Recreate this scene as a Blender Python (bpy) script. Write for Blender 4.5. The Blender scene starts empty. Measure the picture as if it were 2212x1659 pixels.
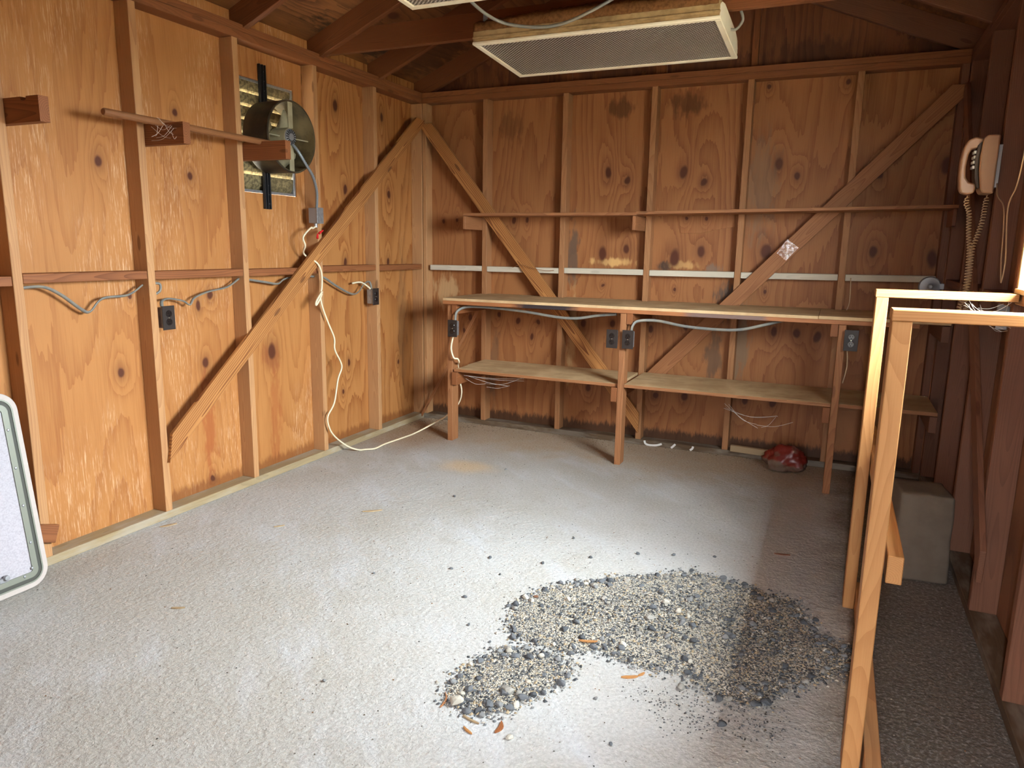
import bpy, bmesh, math, random
from mathutils import noise as mn, Matrix, Vector, Euler

SC = bpy.context.scene
COL = SC.collection
R = math.radians
random.seed(7)

# ------------------------------------------------------------------ camera, sky, exposure
cam = bpy.data.cameras.new('camera')
camo = bpy.data.objects.new('camera', cam); COL.objects.link(camo)
_y, _p, _r = 0.41698506, 0.18764805, 0.01654295
_f = Vector((-math.sin(_y)*math.cos(_p), math.cos(_y)*math.cos(_p), -math.sin(_p)))
_rt = Vector((math.cos(_y), math.sin(_y), 0)); _up = _rt.cross(_f)
_r2 = math.cos(_r)*_rt + math.sin(_r)*_up; _u2 = -math.sin(_r)*_rt + math.cos(_r)*_up
camo.matrix_world = Matrix(((_r2.x, _u2.x, -_f.x, 3.00486), (_r2.y, _u2.y, -_f.y, -4.94135),
                            (_r2.z, _u2.z, -_f.z, 1.34998), (0, 0, 0, 1)))
cam.sensor_fit = 'HORIZONTAL'; cam.sensor_width = 36.0
cam.lens = 36.0*1557.1686/2212.0
cam.clip_start = 0.02; cam.clip_end = 200
SC.camera = camo

SKY = 20.0
world = bpy.data.worlds.new('sky'); SC.world = world; world.use_nodes = True
_bg = world.node_tree.nodes['Background']
_wt = world.node_tree                                        # overcast sky: zenith three times the horizon (CIE overcast)
_tc = _wt.nodes.new('ShaderNodeTexCoord'); _sx = _wt.nodes.new('ShaderNodeSeparateXYZ'); _wt.links.new(_tc.outputs['Generated'], _sx.inputs[0])
_mx = _wt.nodes.new('ShaderNodeMath'); _mx.operation = 'MAXIMUM'; _wt.links.new(_sx.outputs[2], _mx.inputs[0]); _mx.inputs[1].default_value = 0.0
_ma = _wt.nodes.new('ShaderNodeMath'); _ma.operation = 'MULTIPLY_ADD'; _wt.links.new(_mx.outputs[0], _ma.inputs[0])
_ma.inputs[1].default_value = 2.0*SKY/3; _ma.inputs[2].default_value = 1.0*SKY/3
_wt.links.new(_ma.outputs[0], _bg.inputs['Strength'])
_bg.inputs['Color'].default_value = (0.90, 0.96, 1.03, 1)

def portal(name, loc, rot, sx, sy):
    l = bpy.data.lights.new(name, 'AREA'); l.shape = 'RECTANGLE'; l.size = sx; l.size_y = sy
    l.cycles.is_portal = True
    o = bpy.data.objects.new(name, l); COL.objects.link(o); o.location = loc; o.rotation_euler = rot
    return o
WIN = (-1.975, -3.20, 1.225, 2.03)          # window: far jamb y, near jamb y, sill z, head z
DOOR = (2.46, 3.36, 2.05)                    # doorway in the front wall: x0, x1, head z
AJAR = (3.0, 3.07)                          # gap left between its two leaves
YF = -5.06                                   # front wall plane
portal('door_daylight', ((AJAR[0]+AJAR[1])/2, YF-0.04, DOOR[2]/2), (R(90), 0, 0), AJAR[1]-AJAR[0], DOOR[2])
portal('window_daylight', (3.70, (WIN[0]+WIN[1])/2, (WIN[2]+WIN[3])/2), (0, R(90), 0), WIN[3]-WIN[2], WIN[0]-WIN[1])

SC.view_settings.view_transform = 'Standard'
SC.view_settings.look = 'None'
SC.view_settings.gamma = 1.0
SC.view_settings.use_curve_mapping = False
SC.view_settings.exposure = 3.8

# ------------------------------------------------------------------ helpers: materials
def S(r, g, b):
    def c(v):
        v /= 255.0
        return v/12.92 if v <= 0.04045 else ((v+0.055)/1.055)**2.4
    return (c(r), c(g), c(b), 1.0)

class NT:
    def __init__(s, name):
        s.m = bpy.data.materials.new(name); s.m.use_nodes = True
        s.t = s.m.node_tree; s.b = s.t.nodes['Principled BSDF']
    def n(s, typ, **kw):
        x = s.t.nodes.new(typ)
        for k, v in kw.items(): setattr(x, k, v)
        return x
    def put(s, sock, v):
        if isinstance(v, bpy.types.NodeSocket): s.t.links.new(v, sock)
        else: sock.default_value = v
    def math(s, op, a, b=None, c=None, clamp=False):
        x = s.n('ShaderNodeMath', operation=op, use_clamp=clamp); s.put(x.inputs[0], a)
        if b is not None: s.put(x.inputs[1], b)
        if c is not None: s.put(x.inputs[2], c)
        return x.outputs[0]
    def comb(s, x, y, z):
        c = s.n('ShaderNodeCombineXYZ'); s.put(c.inputs[0], x); s.put(c.inputs[1], y); s.put(c.inputs[2], z); return c.outputs[0]
    def noise(s, vec, scale=1.0, detail=2.0, rough=0.5):
        x = s.n('ShaderNodeTexNoise'); s.put(x.inputs['Vector'], vec)
        x.inputs['Scale'].default_value = scale; x.inputs['Detail'].default_value = detail; x.inputs['Roughness'].default_value = rough
        return x.outputs['Fac']
    def smooth(s, v, a, b, lo=0.0, hi=1.0):
        x = s.n('ShaderNodeMapRange', interpolation_type='SMOOTHSTEP'); s.put(x.inputs[0], v)
        x.inputs[1].default_value = a; x.inputs[2].default_value = b; x.inputs[3].default_value = lo; x.inputs[4].default_value = hi
        return x.outputs[0]
    def mix(s, f, a, b, mode='MIX'):
        x = s.n('ShaderNodeMix', data_type='RGBA', blend_type=mode); s.put(x.inputs[0], f); s.put(x.inputs[6], a); s.put(x.inputs[7], b)
        return x.outputs[2]
    def xyz(s, sock='Object'):
        tc = s.n('ShaderNodeTexCoord'); sp = s.n('ShaderNodeSeparateXYZ'); s.t.links.new(tc.outputs[sock], sp.inputs[0])
        return tc.outputs[sock], sp.outputs[0], sp.outputs[1], sp.outputs[2]
    def bump(s, h, strength=0.3, dist=0.002):
        x = s.n('ShaderNodeBump'); x.inputs['Strength'].default_value = strength; x.inputs['Distance'].default_value = dist
        s.put(x.inputs['Height'], h); s.t.links.new(x.outputs[0], s.b.inputs['Normal'])
    def out(s, col, rough=0.6, spec=0.3, metal=0.0):
        s.put(s.b.inputs['Base Color'], col); s.put(s.b.inputs['Roughness'], rough)
        s.b.inputs['Specular IOR Level'].default_value = spec; s.b.inputs['Metallic'].default_value = metal
        return s.m

def knot_group():
    g = bpy.data.node_groups.new('knot', 'ShaderNodeTree')
    for nm in ('U', 'V', 'CU', 'CV', 'RU', 'RV'): g.interface.new_socket(nm, in_out='INPUT', socket_type='NodeSocketFloat')
    for nm in ('D', 'Swell'): g.interface.new_socket(nm, in_out='OUTPUT', socket_type='NodeSocketFloat')
    gi = g.nodes.new('NodeGroupInput'); go = g.nodes.new('NodeGroupOutput')
    def m(op, a, b=None):
        x = g.nodes.new('ShaderNodeMath'); x.operation = op
        for i, v in enumerate((a, b)):
            if v is None: continue
            if isinstance(v, bpy.types.NodeSocket): g.links.new(v, x.inputs[i])
            else: x.inputs[i].default_value = v
        return x.outputs[0]
    o = gi.outputs
    du = m('DIVIDE', m('SUBTRACT', o['U'], o['CU']), o['RU']); dv = m('DIVIDE', m('SUBTRACT', o['V'], o['CV']), o['RV'])
    d = m('SQRT', m('ADD', m('MULTIPLY', du, du), m('MULTIPLY', dv, dv)))
    sw = m('POWER', 0.86, m('ADD', m('MULTIPLY', du, du), m('MULTIPLY', m('MULTIPLY', dv, dv), 0.35)))
    g.links.new(d, go.inputs['D']); g.links.new(sw, go.inputs['Swell'])
    return g
KG = knot_group()

KNOT = S(84, 44, 27)
def plywood(name, axis, base, dark, seed, knots=(), stains=(), fleck=0.0, ring=0.5, freq=15.0, mould=None, gable=False):
    """rotary-cut fir plywood; axis = world axis that runs along the wall ('x'/'y'); v = z.  knots: (u, v, ru, rv)"""
    t = NT(name); vec, X, Y, Z = t.xyz()
    u = X if axis == 'x' else Y; v = Z; base, dark = wk(base), wk(dark)
    if gable: v = Y if axis == 'x' else X
    wob = t.noise(t.comb(t.math('MULTIPLY', u, 9), t.math('MULTIPLY', v, 6), seed), 1.0, 2)
    uu = t.math('ADD', u, t.math('MULTIPLY', t.math('SUBTRACT', wob, 0.5), 0.03))
    vv = t.math('ADD', v, t.math('MULTIPLY', t.math('SUBTRACT', wob, 0.5), 0.05))
    con = t.math('MULTIPLY', t.noise(t.comb(t.math('MULTIPLY', u, 2.3), t.math('MULTIPLY', v, 0.42), seed), 1.0, 1.2), freq)
    core = None
    for (ku, kv, ru, rv) in knots:
        k = t.n('ShaderNodeGroup'); k.node_tree = KG
        for nm, val in (('U', uu), ('V', vv), ('CU', ku), ('CV', kv), ('RU', ru), ('RV', rv)): t.put(k.inputs[nm], val)
        con = t.math('ADD', con, t.math('MULTIPLY', k.outputs['Swell'], 2.6))
        c = t.math('ADD', t.smooth(k.outputs['D'], 1.2, 0.6, 0, 0.72), t.smooth(k.outputs['D'], 3.2, 0.8, 0, 0.28))
        core = c if core is None else t.math('MAXIMUM', core, c)
    con = t.math('ADD', con, t.math('MULTIPLY', t.noise(t.comb(t.math('MULTIPLY', u, 60), t.math('MULTIPLY', v, 4), seed), 1, 1), 0.55))
    fr = t.math('FRACT', con)
    rg = t.math('POWER', fr, 2.2)
    fine = t.noise(t.comb(t.math('MULTIPLY', u, 170), t.math('MULTIPLY', v, 5), seed+3), 1.0, 3, 0.6)
    big = t.noise(t.comb(t.math('MULTIPLY', u, 1.7), t.math('MULTIPLY', v, 0.9), seed+9), 1.0, 3)
    f = t.math('ADD', t.math('MULTIPLY', rg, ring), t.math('MULTIPLY', t.math('SUBTRACT', fine, 0.5), 0.85))
    f = t.math('ADD', f, t.math('MULTIPLY', t.math('SUBTRACT', big, 0.5), 0.75), None, True)
    col = t.mix(f, base, dark)
    if fleck > 0:
        fl = t.noise(t.comb(t.math('MULTIPLY', u, 190), t.math('MULTIPLY', v, 11), seed+5), 1.0, 3, 0.7)
        gate = t.noise(t.comb(t.math('MULTIPLY', u, 4), t.math('MULTIPLY', v, 1.6), seed+6), 1.0, 2)
        fm = t.math('MULTIPLY', t.smooth(fl, 0.50, 0.70), t.smooth(gate, 0.42, 0.66, 0, fleck))
        col = t.mix(fm, col, S(216, 178, 138))
    for (su, sv, ru, rv, scol, amt) in stains:
        k = t.n('ShaderNodeGroup'); k.node_tree = KG
        n2 = t.noise(t.comb(t.math('MULTIPLY', u, 26), t.math('MULTIPLY', v, 7), seed+11), 1.0, 3, 0.6)
        off = t.math('MULTIPLY', t.math('SUBTRACT', n2, 0.5), 2.6)
        for nm, val in (('U', u), ('V', v), ('CU', su), ('CV', sv), ('RU', ru), ('RV', rv)): t.put(k.inputs[nm], val)
        dd = t.math('ADD', k.outputs['D'], off)
        col = t.mix(t.smooth(dd, 1.15, 0.45, 0, amt), col, scol)
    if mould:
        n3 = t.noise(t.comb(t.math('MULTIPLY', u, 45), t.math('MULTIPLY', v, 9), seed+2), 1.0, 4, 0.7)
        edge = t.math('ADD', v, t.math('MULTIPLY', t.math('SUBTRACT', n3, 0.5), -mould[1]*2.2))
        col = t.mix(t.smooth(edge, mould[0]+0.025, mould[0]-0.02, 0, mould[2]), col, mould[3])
    if core is not None:
        col = t.mix(core, col, KNOT)
    t.bump(t.math('ADD', fine, t.math('MULTIPLY', rg, 0.4)), 0.25, 0.0015)
    return t.out(col, 0.58, 0.28)

WOODK = 0.60
def wk(c): return (c[0]*WOODK, c[1]*WOODK, c[2]*WOODK, 1)
def lumber(name, base, dark, ring=0.5, freq=170.0, knot=0.6, grey=0.0, rough=0.6, spec=0.25):
    """sawn board, length along local Z"""
    t = NT(name); vec, X, Y, Z = t.xyz(); base, dark = wk(base), wk(dark)
    oi = t.n('ShaderNodeObjectInfo'); rnd = oi.outputs['Random']
    zz = t.math('ADD', Z, t.math('MULTIPLY', rnd, 57.0))
    w = t.noise(t.comb(t.math('MULTIPLY', X, 6), t.math('MULTIPLY', Y, 6), t.math('MULTIPLY', zz, 1.1)), 1.0, 2)
    w2 = t.noise(t.comb(t.math('MULTIPLY', X, 6), t.math('ADD', Y, 7.7), t.math('MULTIPLY', zz, 0.8)), 1.0, 1)
    ox = t.math('ADD', t.math('ADD', X, t.math('MULTIPLY', t.math('SUBTRACT', rnd, 0.5), 0.06)), t.math('MULTIPLY', t.math('SUBTRACT', w, 0.5), 0.10))
    oy = t.math('ADD', t.math('ADD', Y, 0.015), t.math('MULTIPLY', t.math('SUBTRACT', w2, 0.5), 0.12))
    r = t.math('SQRT', t.math('ADD', t.math('MULTIPLY', ox, ox), t.math('MULTIPLY', oy, oy)))
    rg = t.math('POWER', t.math('FRACT', t.math('MULTIPLY', r, freq)), 1.8)
    fine = t.noise(t.comb(t.math('MULTIPLY', X, 260), t.math('MULTIPLY', Y, 260), t.math('MULTIPLY', zz, 6)), 1.0, 2, 0.6)
    tone = t.noise(t.comb(t.math('MULTIPLY', X, 4), t.math('MULTIPLY', Y, 4), t.math('MULTIPLY', zz, 1.5)), 1.0, 2)
    f = t.math('ADD', t.math('MULTIPLY', rg, ring), t.math('MULTIPLY', t.math('SUBTRACT', fine, 0.5), 0.5))
    f = t.math('ADD', f, t.math('MULTIPLY', t.math('SUBTRACT', tone, 0.45), 0.7), None, True)
    col = t.mix(f, base, dark)
    if knot > 0:
        vo = t.n('ShaderNodeTexVoronoi'); t.put(vo.inputs['Vector'], t.comb(t.math('MULTIPLY', X, 9), t.math('MULTIPLY', Y, 9), t.math('MULTIPLY', zz, 2.6)))
        vo.inputs['Scale'].default_value = 1.0
        col = t.mix(t.smooth(vo.outputs['Distance'], 0.115, 0.07, 0, knot), col, S(70, 36, 22))
    if grey > 0:
        g = t.noise(t.comb(t.math('MULTIPLY', X, 8), t.math('MULTIPLY', Y, 8), t.math('MULTIPLY', zz, 2.5)), 1.0, 4, 0.65)
        col = t.mix(t.smooth(g, 0.42, 0.62, 0, grey), col, S(168, 160, 146))
    t.bump(fine, 0.2, 0.001)
    return t.out(col, rough, spec)

def plain(name, col, rough=0.5, spec=0.4, metal=0.0, var=0.0, scale=30.0, col2=None, bump=0.0):
    t = NT(name); vec = t.xyz()[0]
    if var > 0 or col2:
        n = t.noise(vec, scale, 4, 0.6)
        c2 = col2 or tuple(min(1, v*0.55) for v in col[:3]) + (1,)
        c = t.mix(t.smooth(n, 0.35, 0.7, 0, var or 1.0), col, c2)
        if bump: t.bump(n, bump, 0.003)
        return t.out(c, rough, spec, metal)
    return t.out(col, rough, spec, metal)

# ------------------------------------------------------------------ helpers: objects
MW = {}
def link(name, data, parent=None, M=None):
    o = bpy.data.objects.new(name, data); COL.objects.link(o)
    M = M or Matrix.Identity(4); o.matrix_basis = M; MW[o.name] = M
    if parent is not None:
        o.parent = parent; o.matrix_parent_inverse = MW[parent.name].inverted()
    return o
def tag(o, label=None, cat=None, group=None, kind=None):
    if label: o['label'] = label
    if cat: o['category'] = cat
    if group: o['group'] = group
    if kind: o['kind'] = kind
    return o
def empty(name, loc=(0, 0, 0), label=None, cat=None, group=None, kind=None, M=None):
    o = link(name, None, None, M or Matrix.Translation(loc)); o.empty_display_size = 0.05
    return tag(o, label, cat, group, kind)
def from_bm(name, bm, mat, parent=None, M=None, smooth=False):
    me = bpy.data.meshes.new(name); bm.to_mesh(me); bm.free()
    if mat: me.materials.append(mat)
    if smooth:
        for p in me.polygons: p.use_smooth = True
    return link(name, me, parent, M)
def from_py(name, vs, fs, mat, parent=None, M=None, smooth=False):
    me = bpy.data.meshes.new(name); me.from_pydata(vs, [], fs); me.update()
    if mat: me.materials.append(mat)
    if smooth:
        for p in me.polygons: p.use_smooth = True
    return link(name, me, parent, M)
def box_bm(bm, x0, x1, y0, y1, z0, z1, bev=0.0, seg=1):
    vs = [bm.verts.new(p) for p in ((x0,y0,z0),(x1,y0,z0),(x1,y1,z0),(x0,y1,z0),(x0,y0,z1),(x1,y0,z1),(x1,y1,z1),(x0,y1,z1))]
    fs = [bm.faces.new([vs[i] for i in f]) for f in ((0,3,2,1),(4,5,6,7),(0,1,5,4),(1,2,6,5),(2,3,7,6),(3,0,4,7))]
    if bev > 0:
        es = list({e for f in fs for e in f.edges})
        bmesh.ops.bevel(bm, geom=es, offset=bev, segments=seg, profile=0.5, affect='EDGES')
def box(name, x0, x1, y0, y1, z0, z1, mat, parent=None, bev=0.0015, M=None, seg=1, centre=True):
    """box given in world (or M-local) coordinates; its origin sits at its own centre, length along local Z when it is a board"""
    c = Vector(((x0+x1)/2, (y0+y1)/2, (z0+z1)/2)); hx, hy, hz = abs(x1-x0)/2, abs(y1-y0)/2, abs(z1-z0)/2
    bm = bmesh.new(); box_bm(bm, -hx, hx, -hy, hy, -hz, hz, min(bev, hx*0.4, hy*0.4, hz*0.4), seg)
    T = Matrix.Translation(c)
    return from_bm(name, bm, mat, parent, (M @ T) if M else T)
def board(name, p0, p1, w, h, mat, parent=None, up=(0, 0, 1), bev=0.002, skew=(0, 0), M=None):
    """board from p0 to p1 (centre line); w across, h along 'up'; local Z = length; skew = end cuts"""
    p0, p1 = Vector(p0), Vector(p1); L = (p1-p0).length; zc = (p1-p0).normalized()
    upv = Vector(up); yc = (upv - zc*upv.dot(zc)).normalized(); xc = yc.cross(zc)
    c = (p0+p1)/2
    T = Matrix(((xc.x, yc.x, zc.x, c.x), (xc.y, yc.y, zc.y, c.y), (xc.z, yc.z, zc.z, c.z), (0, 0, 0, 1)))
    bm = bmesh.new(); box_bm(bm, -w/2, w/2, -h/2, h/2, -L/2, L/2)
    for v in bm.verts:
        s = skew[0] if v.co.z < 0 else skew[1]
        v.co.z += s*(v.co.y/(h/2))
    if bev: bmesh.ops.bevel(bm, geom=list(bm.edges), offset=bev, segments=1, profile=0.5, affect='EDGES')
    return from_bm(name, bm, mat, parent, (M @ T) if M else T)
def smooth_path(pts, n=6):
    P = [Vector(p) for p in pts]; out = []
    for i in range(len(P)-1):
        a, b, c, d = P[max(i-1, 0)], P[i], P[i+1], P[min(i+2, len(P)-1)]
        for k in range(n):
            t = k/n
            out.append(0.5*((2*b) + (c-a)*t + (2*a-5*b+4*c-d)*t*t + (3*b-a-3*c+d)*t**3))
    out.append(P[-1]); return out
def sweep(pts, ru, rv=None, seg=8, cap=True):
    rv = rv or ru; vs = []; fs = []; P = [Vector(p) for p in pts]
    t0 = (P[1]-P[0]).normalized(); nrm = t0.orthogonal().normalized()
    for i, p in enumerate(P):
        t = (P[min(i+1, len(P)-1)]-P[max(i-1, 0)])
        t = t.normalized() if t.length > 1e-9 else t0
        nrm = (nrm - t*nrm.dot(t))
        nrm = nrm.normalized() if nrm.length > 1e-6 else t.orthogonal().normalized()
        b = t.cross(nrm)
        for k in range(seg):
            a = 2*math.pi*k/seg; vs.append(p + nrm*(math.cos(a)*ru) + b*(math.sin(a)*rv))
    for i in range(len(P)-1):
        for k in range(seg):
            a, b2 = i*seg+k, i*seg+(k+1) % seg
            fs.append((a, b2, b2+seg, a+seg))
    if cap:
        fs.append(tuple(range(seg))[::-1]); fs.append(tuple(range((len(P)-1)*seg, len(P)*seg)))
    return vs, fs
def cable(name, pts, r, mat, parent=None, rv=None, seg=8, n=6, M=None, smooth=True):
    vs, fs = sweep(smooth_path(pts, n) if n > 1 else pts, r, rv, seg)
    return from_py(name, vs, fs, mat, parent, M, smooth)
def lathe(name, prof, mat, parent=None, M=None, seg=32, smooth=True, close=False):
    """profile of (r, z) turned round local Z"""
    vs = []; fs = []; n = len(prof)
    for k in range(seg):
        a = 2*math.pi*k/seg
        for r, z in prof: vs.append((r*math.cos(a), r*math.sin(a), z))
    for k in range(seg):
        k2 = (k+1) % seg
        for i in range(n-1 if not close else n):
            j = (i+1) % n
            fs.append((k*n+i, k2*n+i, k2*n+j, k*n+j))
    o = from_py(name, vs, fs, mat, parent, M)
    bm = bmesh.new(); bm.from_mesh(o.data); bmesh.ops.remove_doubles(bm, verts=bm.verts, dist=1e-6); bmesh.ops.recalc_face_normals(bm, faces=bm.faces)
    bm.to_mesh(o.data); bm.free()
    if smooth:
        for p in o.data.polygons: p.use_smooth = True
        try: o.data.set_sharp_from_angle(angle=R(35))
        except Exception: pass
    return o
def extrude_poly(name, poly, axis, a0, a1, mat, parent=None, bev=0.0, M=None, seg=1):
    """outline (2-D) pushed along an axis; for axis y the outline is (x, z); x: (y, z); z: (x, y)"""
    bm = bmesh.new()
    def P(p, a):
        return (p[0], a, p[1]) if axis == 'y' else ((a, p[0], p[1]) if axis == 'x' else (p[0], p[1], a))
    f0 = bm.faces.new([bm.verts.new(P(p, a0)) for p in poly])
    ret = bmesh.ops.extrude_face_region(bm, geom=[f0]); nv = [v for v in ret['geom'] if isinstance(v, bmesh.types.BMVert)]
    d = a1-a0
    for v in nv:
        if axis == 'y': v.co.y += d
        elif axis == 'x': v.co.x += d
        else: v.co.z += d
    bmesh.ops.recalc_face_normals(bm, faces=bm.faces)
    if bev: bmesh.ops.bevel(bm, geom=list(bm.edges), offset=bev, segments=seg, profile=0.5, affect='EDGES')
    return from_bm(name, bm, mat, parent, M)
def basis(o, x, y, z):
    x, y, z = Vector(x), Vector(y), Vector(z)
    return Matrix(((x.x, y.x, z.x, o[0]), (x.y, y.y, z.y, o[1]), (x.z, y.z, z.z, o[2]), (0, 0, 0, 1)))

# ------------------------------------------------------------------ materials
M = {}
M['stud'] = lumber('stud_lumber', S(228, 172, 118), S(166, 102, 64), 0.35, 160, 0.55)
M['stud_b'] = lumber('back_stud_lumber', S(204, 146, 98), S(148, 90, 56), 0.35, 160, 0.55)
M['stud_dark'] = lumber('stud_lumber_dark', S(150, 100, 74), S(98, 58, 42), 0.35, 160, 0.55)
M['brace'] = lumber('brace_pine', S(226, 158, 92), S(134, 72, 36), 0.9, 95, 0.6)
M['plate'] = lumber('plate_lumber', S(172, 108, 66), S(112, 62, 38), 0.35, 150, 0.4)
M['rafter'] = lumber('rafter_lumber', S(156, 94, 56), S(94, 50, 30), 0.4, 140, 0.5)
M['bench'] = lumber('bench_lumber', S(196, 134, 88), S(134, 76, 44), 0.45, 150, 0.4)
M['new'] = lumber('newer_pine', S(222, 160, 98), S(176, 108, 56), 0.4, 190, 0.55)
M['painted'] = lumber('weathered_white_lumber', S(255, 244, 220), S(216, 200, 174), 0.35, 180, 0.2, 0.25)
M['sill_l'] = lumber('sill_painted', S(200, 176, 134), S(140, 122, 96), 0.3, 140, 0.2, 0.6)
M['sill_b'] = lumber('sill_weathered', S(120, 96, 72), S(70, 54, 42), 0.3, 140, 0.2, 0.35)
M['pale'] = lumber('pale_board', S(206, 178, 138), S(168, 136, 98), 0.3, 140, 0.0)
M['rod'] = lumber('rod_wood', S(178, 120, 76), S(128, 78, 48), 0.3, 160, 0.0)
M['block_end'] = lumber('cleat_wood', S(178, 112, 68), S(120, 66, 38), 0.6, 140, 0.5)

def floor_mat():
    t = NT('concrete_floor'); vec, X, Y, Z = t.xyz()
    big = t.noise(t.comb(X, Y, 2.0), 1.3, 4, 0.6); mid = t.noise(t.comb(X, Y, 5.0), 5.0, 5, 0.65); fine = t.noise(t.comb(X, Y, 1.0), 90.0, 3, 0.7)
    sweepn = t.noise(t.comb(t.math('ADD', t.math('MULTIPLY', X, 3.0), t.math('MULTIPLY', Y, 3.0)), t.math('SUBTRACT', Y, t.math('MULTIPLY', X, 0.6)), 8.0), 1.6, 4, 0.6)
    col = t.mix(t.smooth(big, 0.35, 0.65), S(168, 164, 156), S(178, 177, 174))
    col = t.mix(t.smooth(sweepn, 0.48, 0.75, 0, 0.4), col, S(194, 198, 205))
    col = t.mix(t.smooth(mid, 0.55, 0.75, 0, 0.5), col, S(154, 147, 136))
    # sawdust and dirt drifted towards the back wall and corner
    dy = t.math('ADD', Y, t.math('MULTIPLY', t.math('SUBTRACT', mid, 0.5), 0.9))
    col = t.mix(t.smooth(dy, -0.95, -0.25, 0, 0.75), col, S(166, 138, 102))
    k = t.n('ShaderNodeGroup'); k.node_tree = KG
    for nm, val in (('U', X), ('V', Y), ('CU', 0.25), ('CV', -0.55), ('RU', 0.5), ('RV', 0.6)): t.put(k.inputs[nm], val)
    col = t.mix(t.smooth(t.math('ADD', k.outputs['D'], t.math('SUBTRACT', mid, 0.5)), 1.1, 0.3, 0, 0.7), col, S(146, 112, 74))
    k = t.n('ShaderNodeGroup'); k.node_tree = KG
    for nm, val in (('U', X), ('V', Y), ('CU', 1.0), ('CV', -1.1), ('RU', 0.24), ('RV', 0.16)): t.put(k.inputs[nm], val)
    col = t.mix(t.smooth(t.math('ADD', k.outputs['D'], t.math('SUBTRACT', mid, 0.5)), 1.1, 0.2, 0, 0.5), col, S(214, 176, 116))
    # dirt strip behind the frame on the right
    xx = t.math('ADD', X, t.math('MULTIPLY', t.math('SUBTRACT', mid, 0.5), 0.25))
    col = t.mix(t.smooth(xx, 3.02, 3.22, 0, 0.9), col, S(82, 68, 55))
    sp = t.noise(t.comb(X, Y, 4.0), 55.0, 2, 0.5)
    col = t.mix(t.smooth(sp, 0.70, 0.76, 0, 0.55), col, S(92, 78, 62))
    col = t.mix(t.smooth(fine, 0.45, 0.7, 0, 0.22), col, S(236, 234, 230))
    col = t.mix(t.smooth(fine, 0.5, 0.3, 0, 0.25), col, S(120, 112, 102))
    h = t.math('ADD', t.math('MULTIPLY', fine, 0.5), t.math('MULTIPLY', t.noise(t.comb(X, Y, 3.0), 34.0, 4, 0.6), 1.0))
    t.bump(h, 0.8, 0.008)
    return t.out(col, 0.62, 0.35)
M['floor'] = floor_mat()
def dusty_top():
    t = NT('dusty_plywood_top'); vec, X, Y, Z = t.xyz()
    a = t.noise(vec, 5.0, 4, 0.6); b = t.noise(t.comb(t.math('MULTIPLY', X, 40), t.math('MULTIPLY', Y, 40), t.math('MULTIPLY', Z, 3)), 1.0, 3)
    col = t.mix(t.smooth(a, 0.3, 0.7), S(206, 176, 134), S(180, 148, 108))
    col = t.mix(t.smooth(b, 0.66, 0.75, 0, 0.6), col, S(96, 70, 46)); t.bump(b, 0.3, 0.002)
    return t.out(col, 0.85, 0.1)
M['dust'] = dusty_top()
def charred_edge():
    t = NT('bench_edge_stained'); vec, X, Y, Z = t.xyz()
    n = t.noise(t.comb(t.math('MULTIPLY', X, 200), t.math('MULTIPLY', Y, 200), t.math('MULTIPLY', Z, 5)), 1.0, 3)
    col = t.mix(n, S(184, 122, 76), S(120, 68, 40))
    nn = t.math('MULTIPLY', t.math('SUBTRACT', t.noise(vec, 16.0, 3), 0.5), 0.1)
    for c, h, a, cc in ((1.32, 0.25, 0.95, S(36, 36, 42)), (2.44, 0.27, 0.7, S(92, 88, 90))):
        d = t.math('ABSOLUTE', t.math('ADD', t.math('SUBTRACT', Z, c-2.0), nn))
        col = t.mix(t.smooth(d, h, h-0.1, 0, a), col, cc)
    return t.out(col, 0.6, 0.3)
M['edge'] = charred_edge()
M['galv'] = plain('galvanised_steel', S(168, 170, 172), 0.4, 0.5, 0.7, 0.4, 60, S(120, 122, 124))
M['grey_metal'] = plain('grey_box_metal', S(150, 150, 152), 0.45, 0.5, 0.5)
M['black_steel'] = plain('black_painted_steel', S(24, 24, 26), 0.35, 0.5)
M['drum_out'] = plain('dusty_black_drum', S(40, 36, 30), 0.42, 0.45, 0, 0.7, 6, S(96, 82, 56))
M['drum_in'] = plain('dusty_drum_inside', S(108, 94, 64), 0.7, 0.2, 0, 0.8, 9, S(58, 49, 34))
M['blade'] = plain('dusty_blade', S(156, 148, 120), 0.6, 0.3, 0, 0.5, 14, S(112, 100, 72))
def slat_mat():
    t = NT('dusty_louvre_metal'); vec, X, Y, Z = t.xyz()
    n = t.noise(t.comb(t.math('MULTIPLY', X, 60), t.math('MULTIPLY', Y, 60), t.math('MULTIPLY', Z, 60)), 1.0, 4, 0.7)
    m = t.noise(vec, 9.0, 2)
    f = t.math('MULTIPLY', t.smooth(n, 0.42, 0.6), t.smooth(m, 0.3, 0.6, 0.1, 0.6))
    col = t.mix(f, S(104, 92, 66), S(176, 160, 116)); t.bump(n, 0.3, 0.002)
    return t.out(col, 0.5, 0.4, 0.25)
M['slat'] = slat_mat()
M['outlet'] = plain('brown_bakelite_plate', S(46, 37, 33), 0.5, 0.35)
M['outlet_face'] = plain('dark_receptacle', S(34, 27, 25), 0.25, 0.55)
M['slot'] = plain('slot_black', S(8, 8, 8), 0.7, 0.1)
M['brass'] = plain('plated_screw', S(196, 188, 170), 0.3, 0.5, 0.9)
M['romex_grey'] = plain('grey_cable_jacket', S(112, 112, 108), 0.5, 0.35, 0, 0.5, 20, S(150, 138, 116))
M['romex_white'] = plain('cream_cable_jacket', S(226, 212, 180), 0.5, 0.35)
M['conduit'] = plain('flex_conduit_grey', S(132, 138, 142), 0.4, 0.45, 0.2)
M['red'] = plain('red_wire_nut', S(196, 30, 34), 0.4, 0.45)
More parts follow.
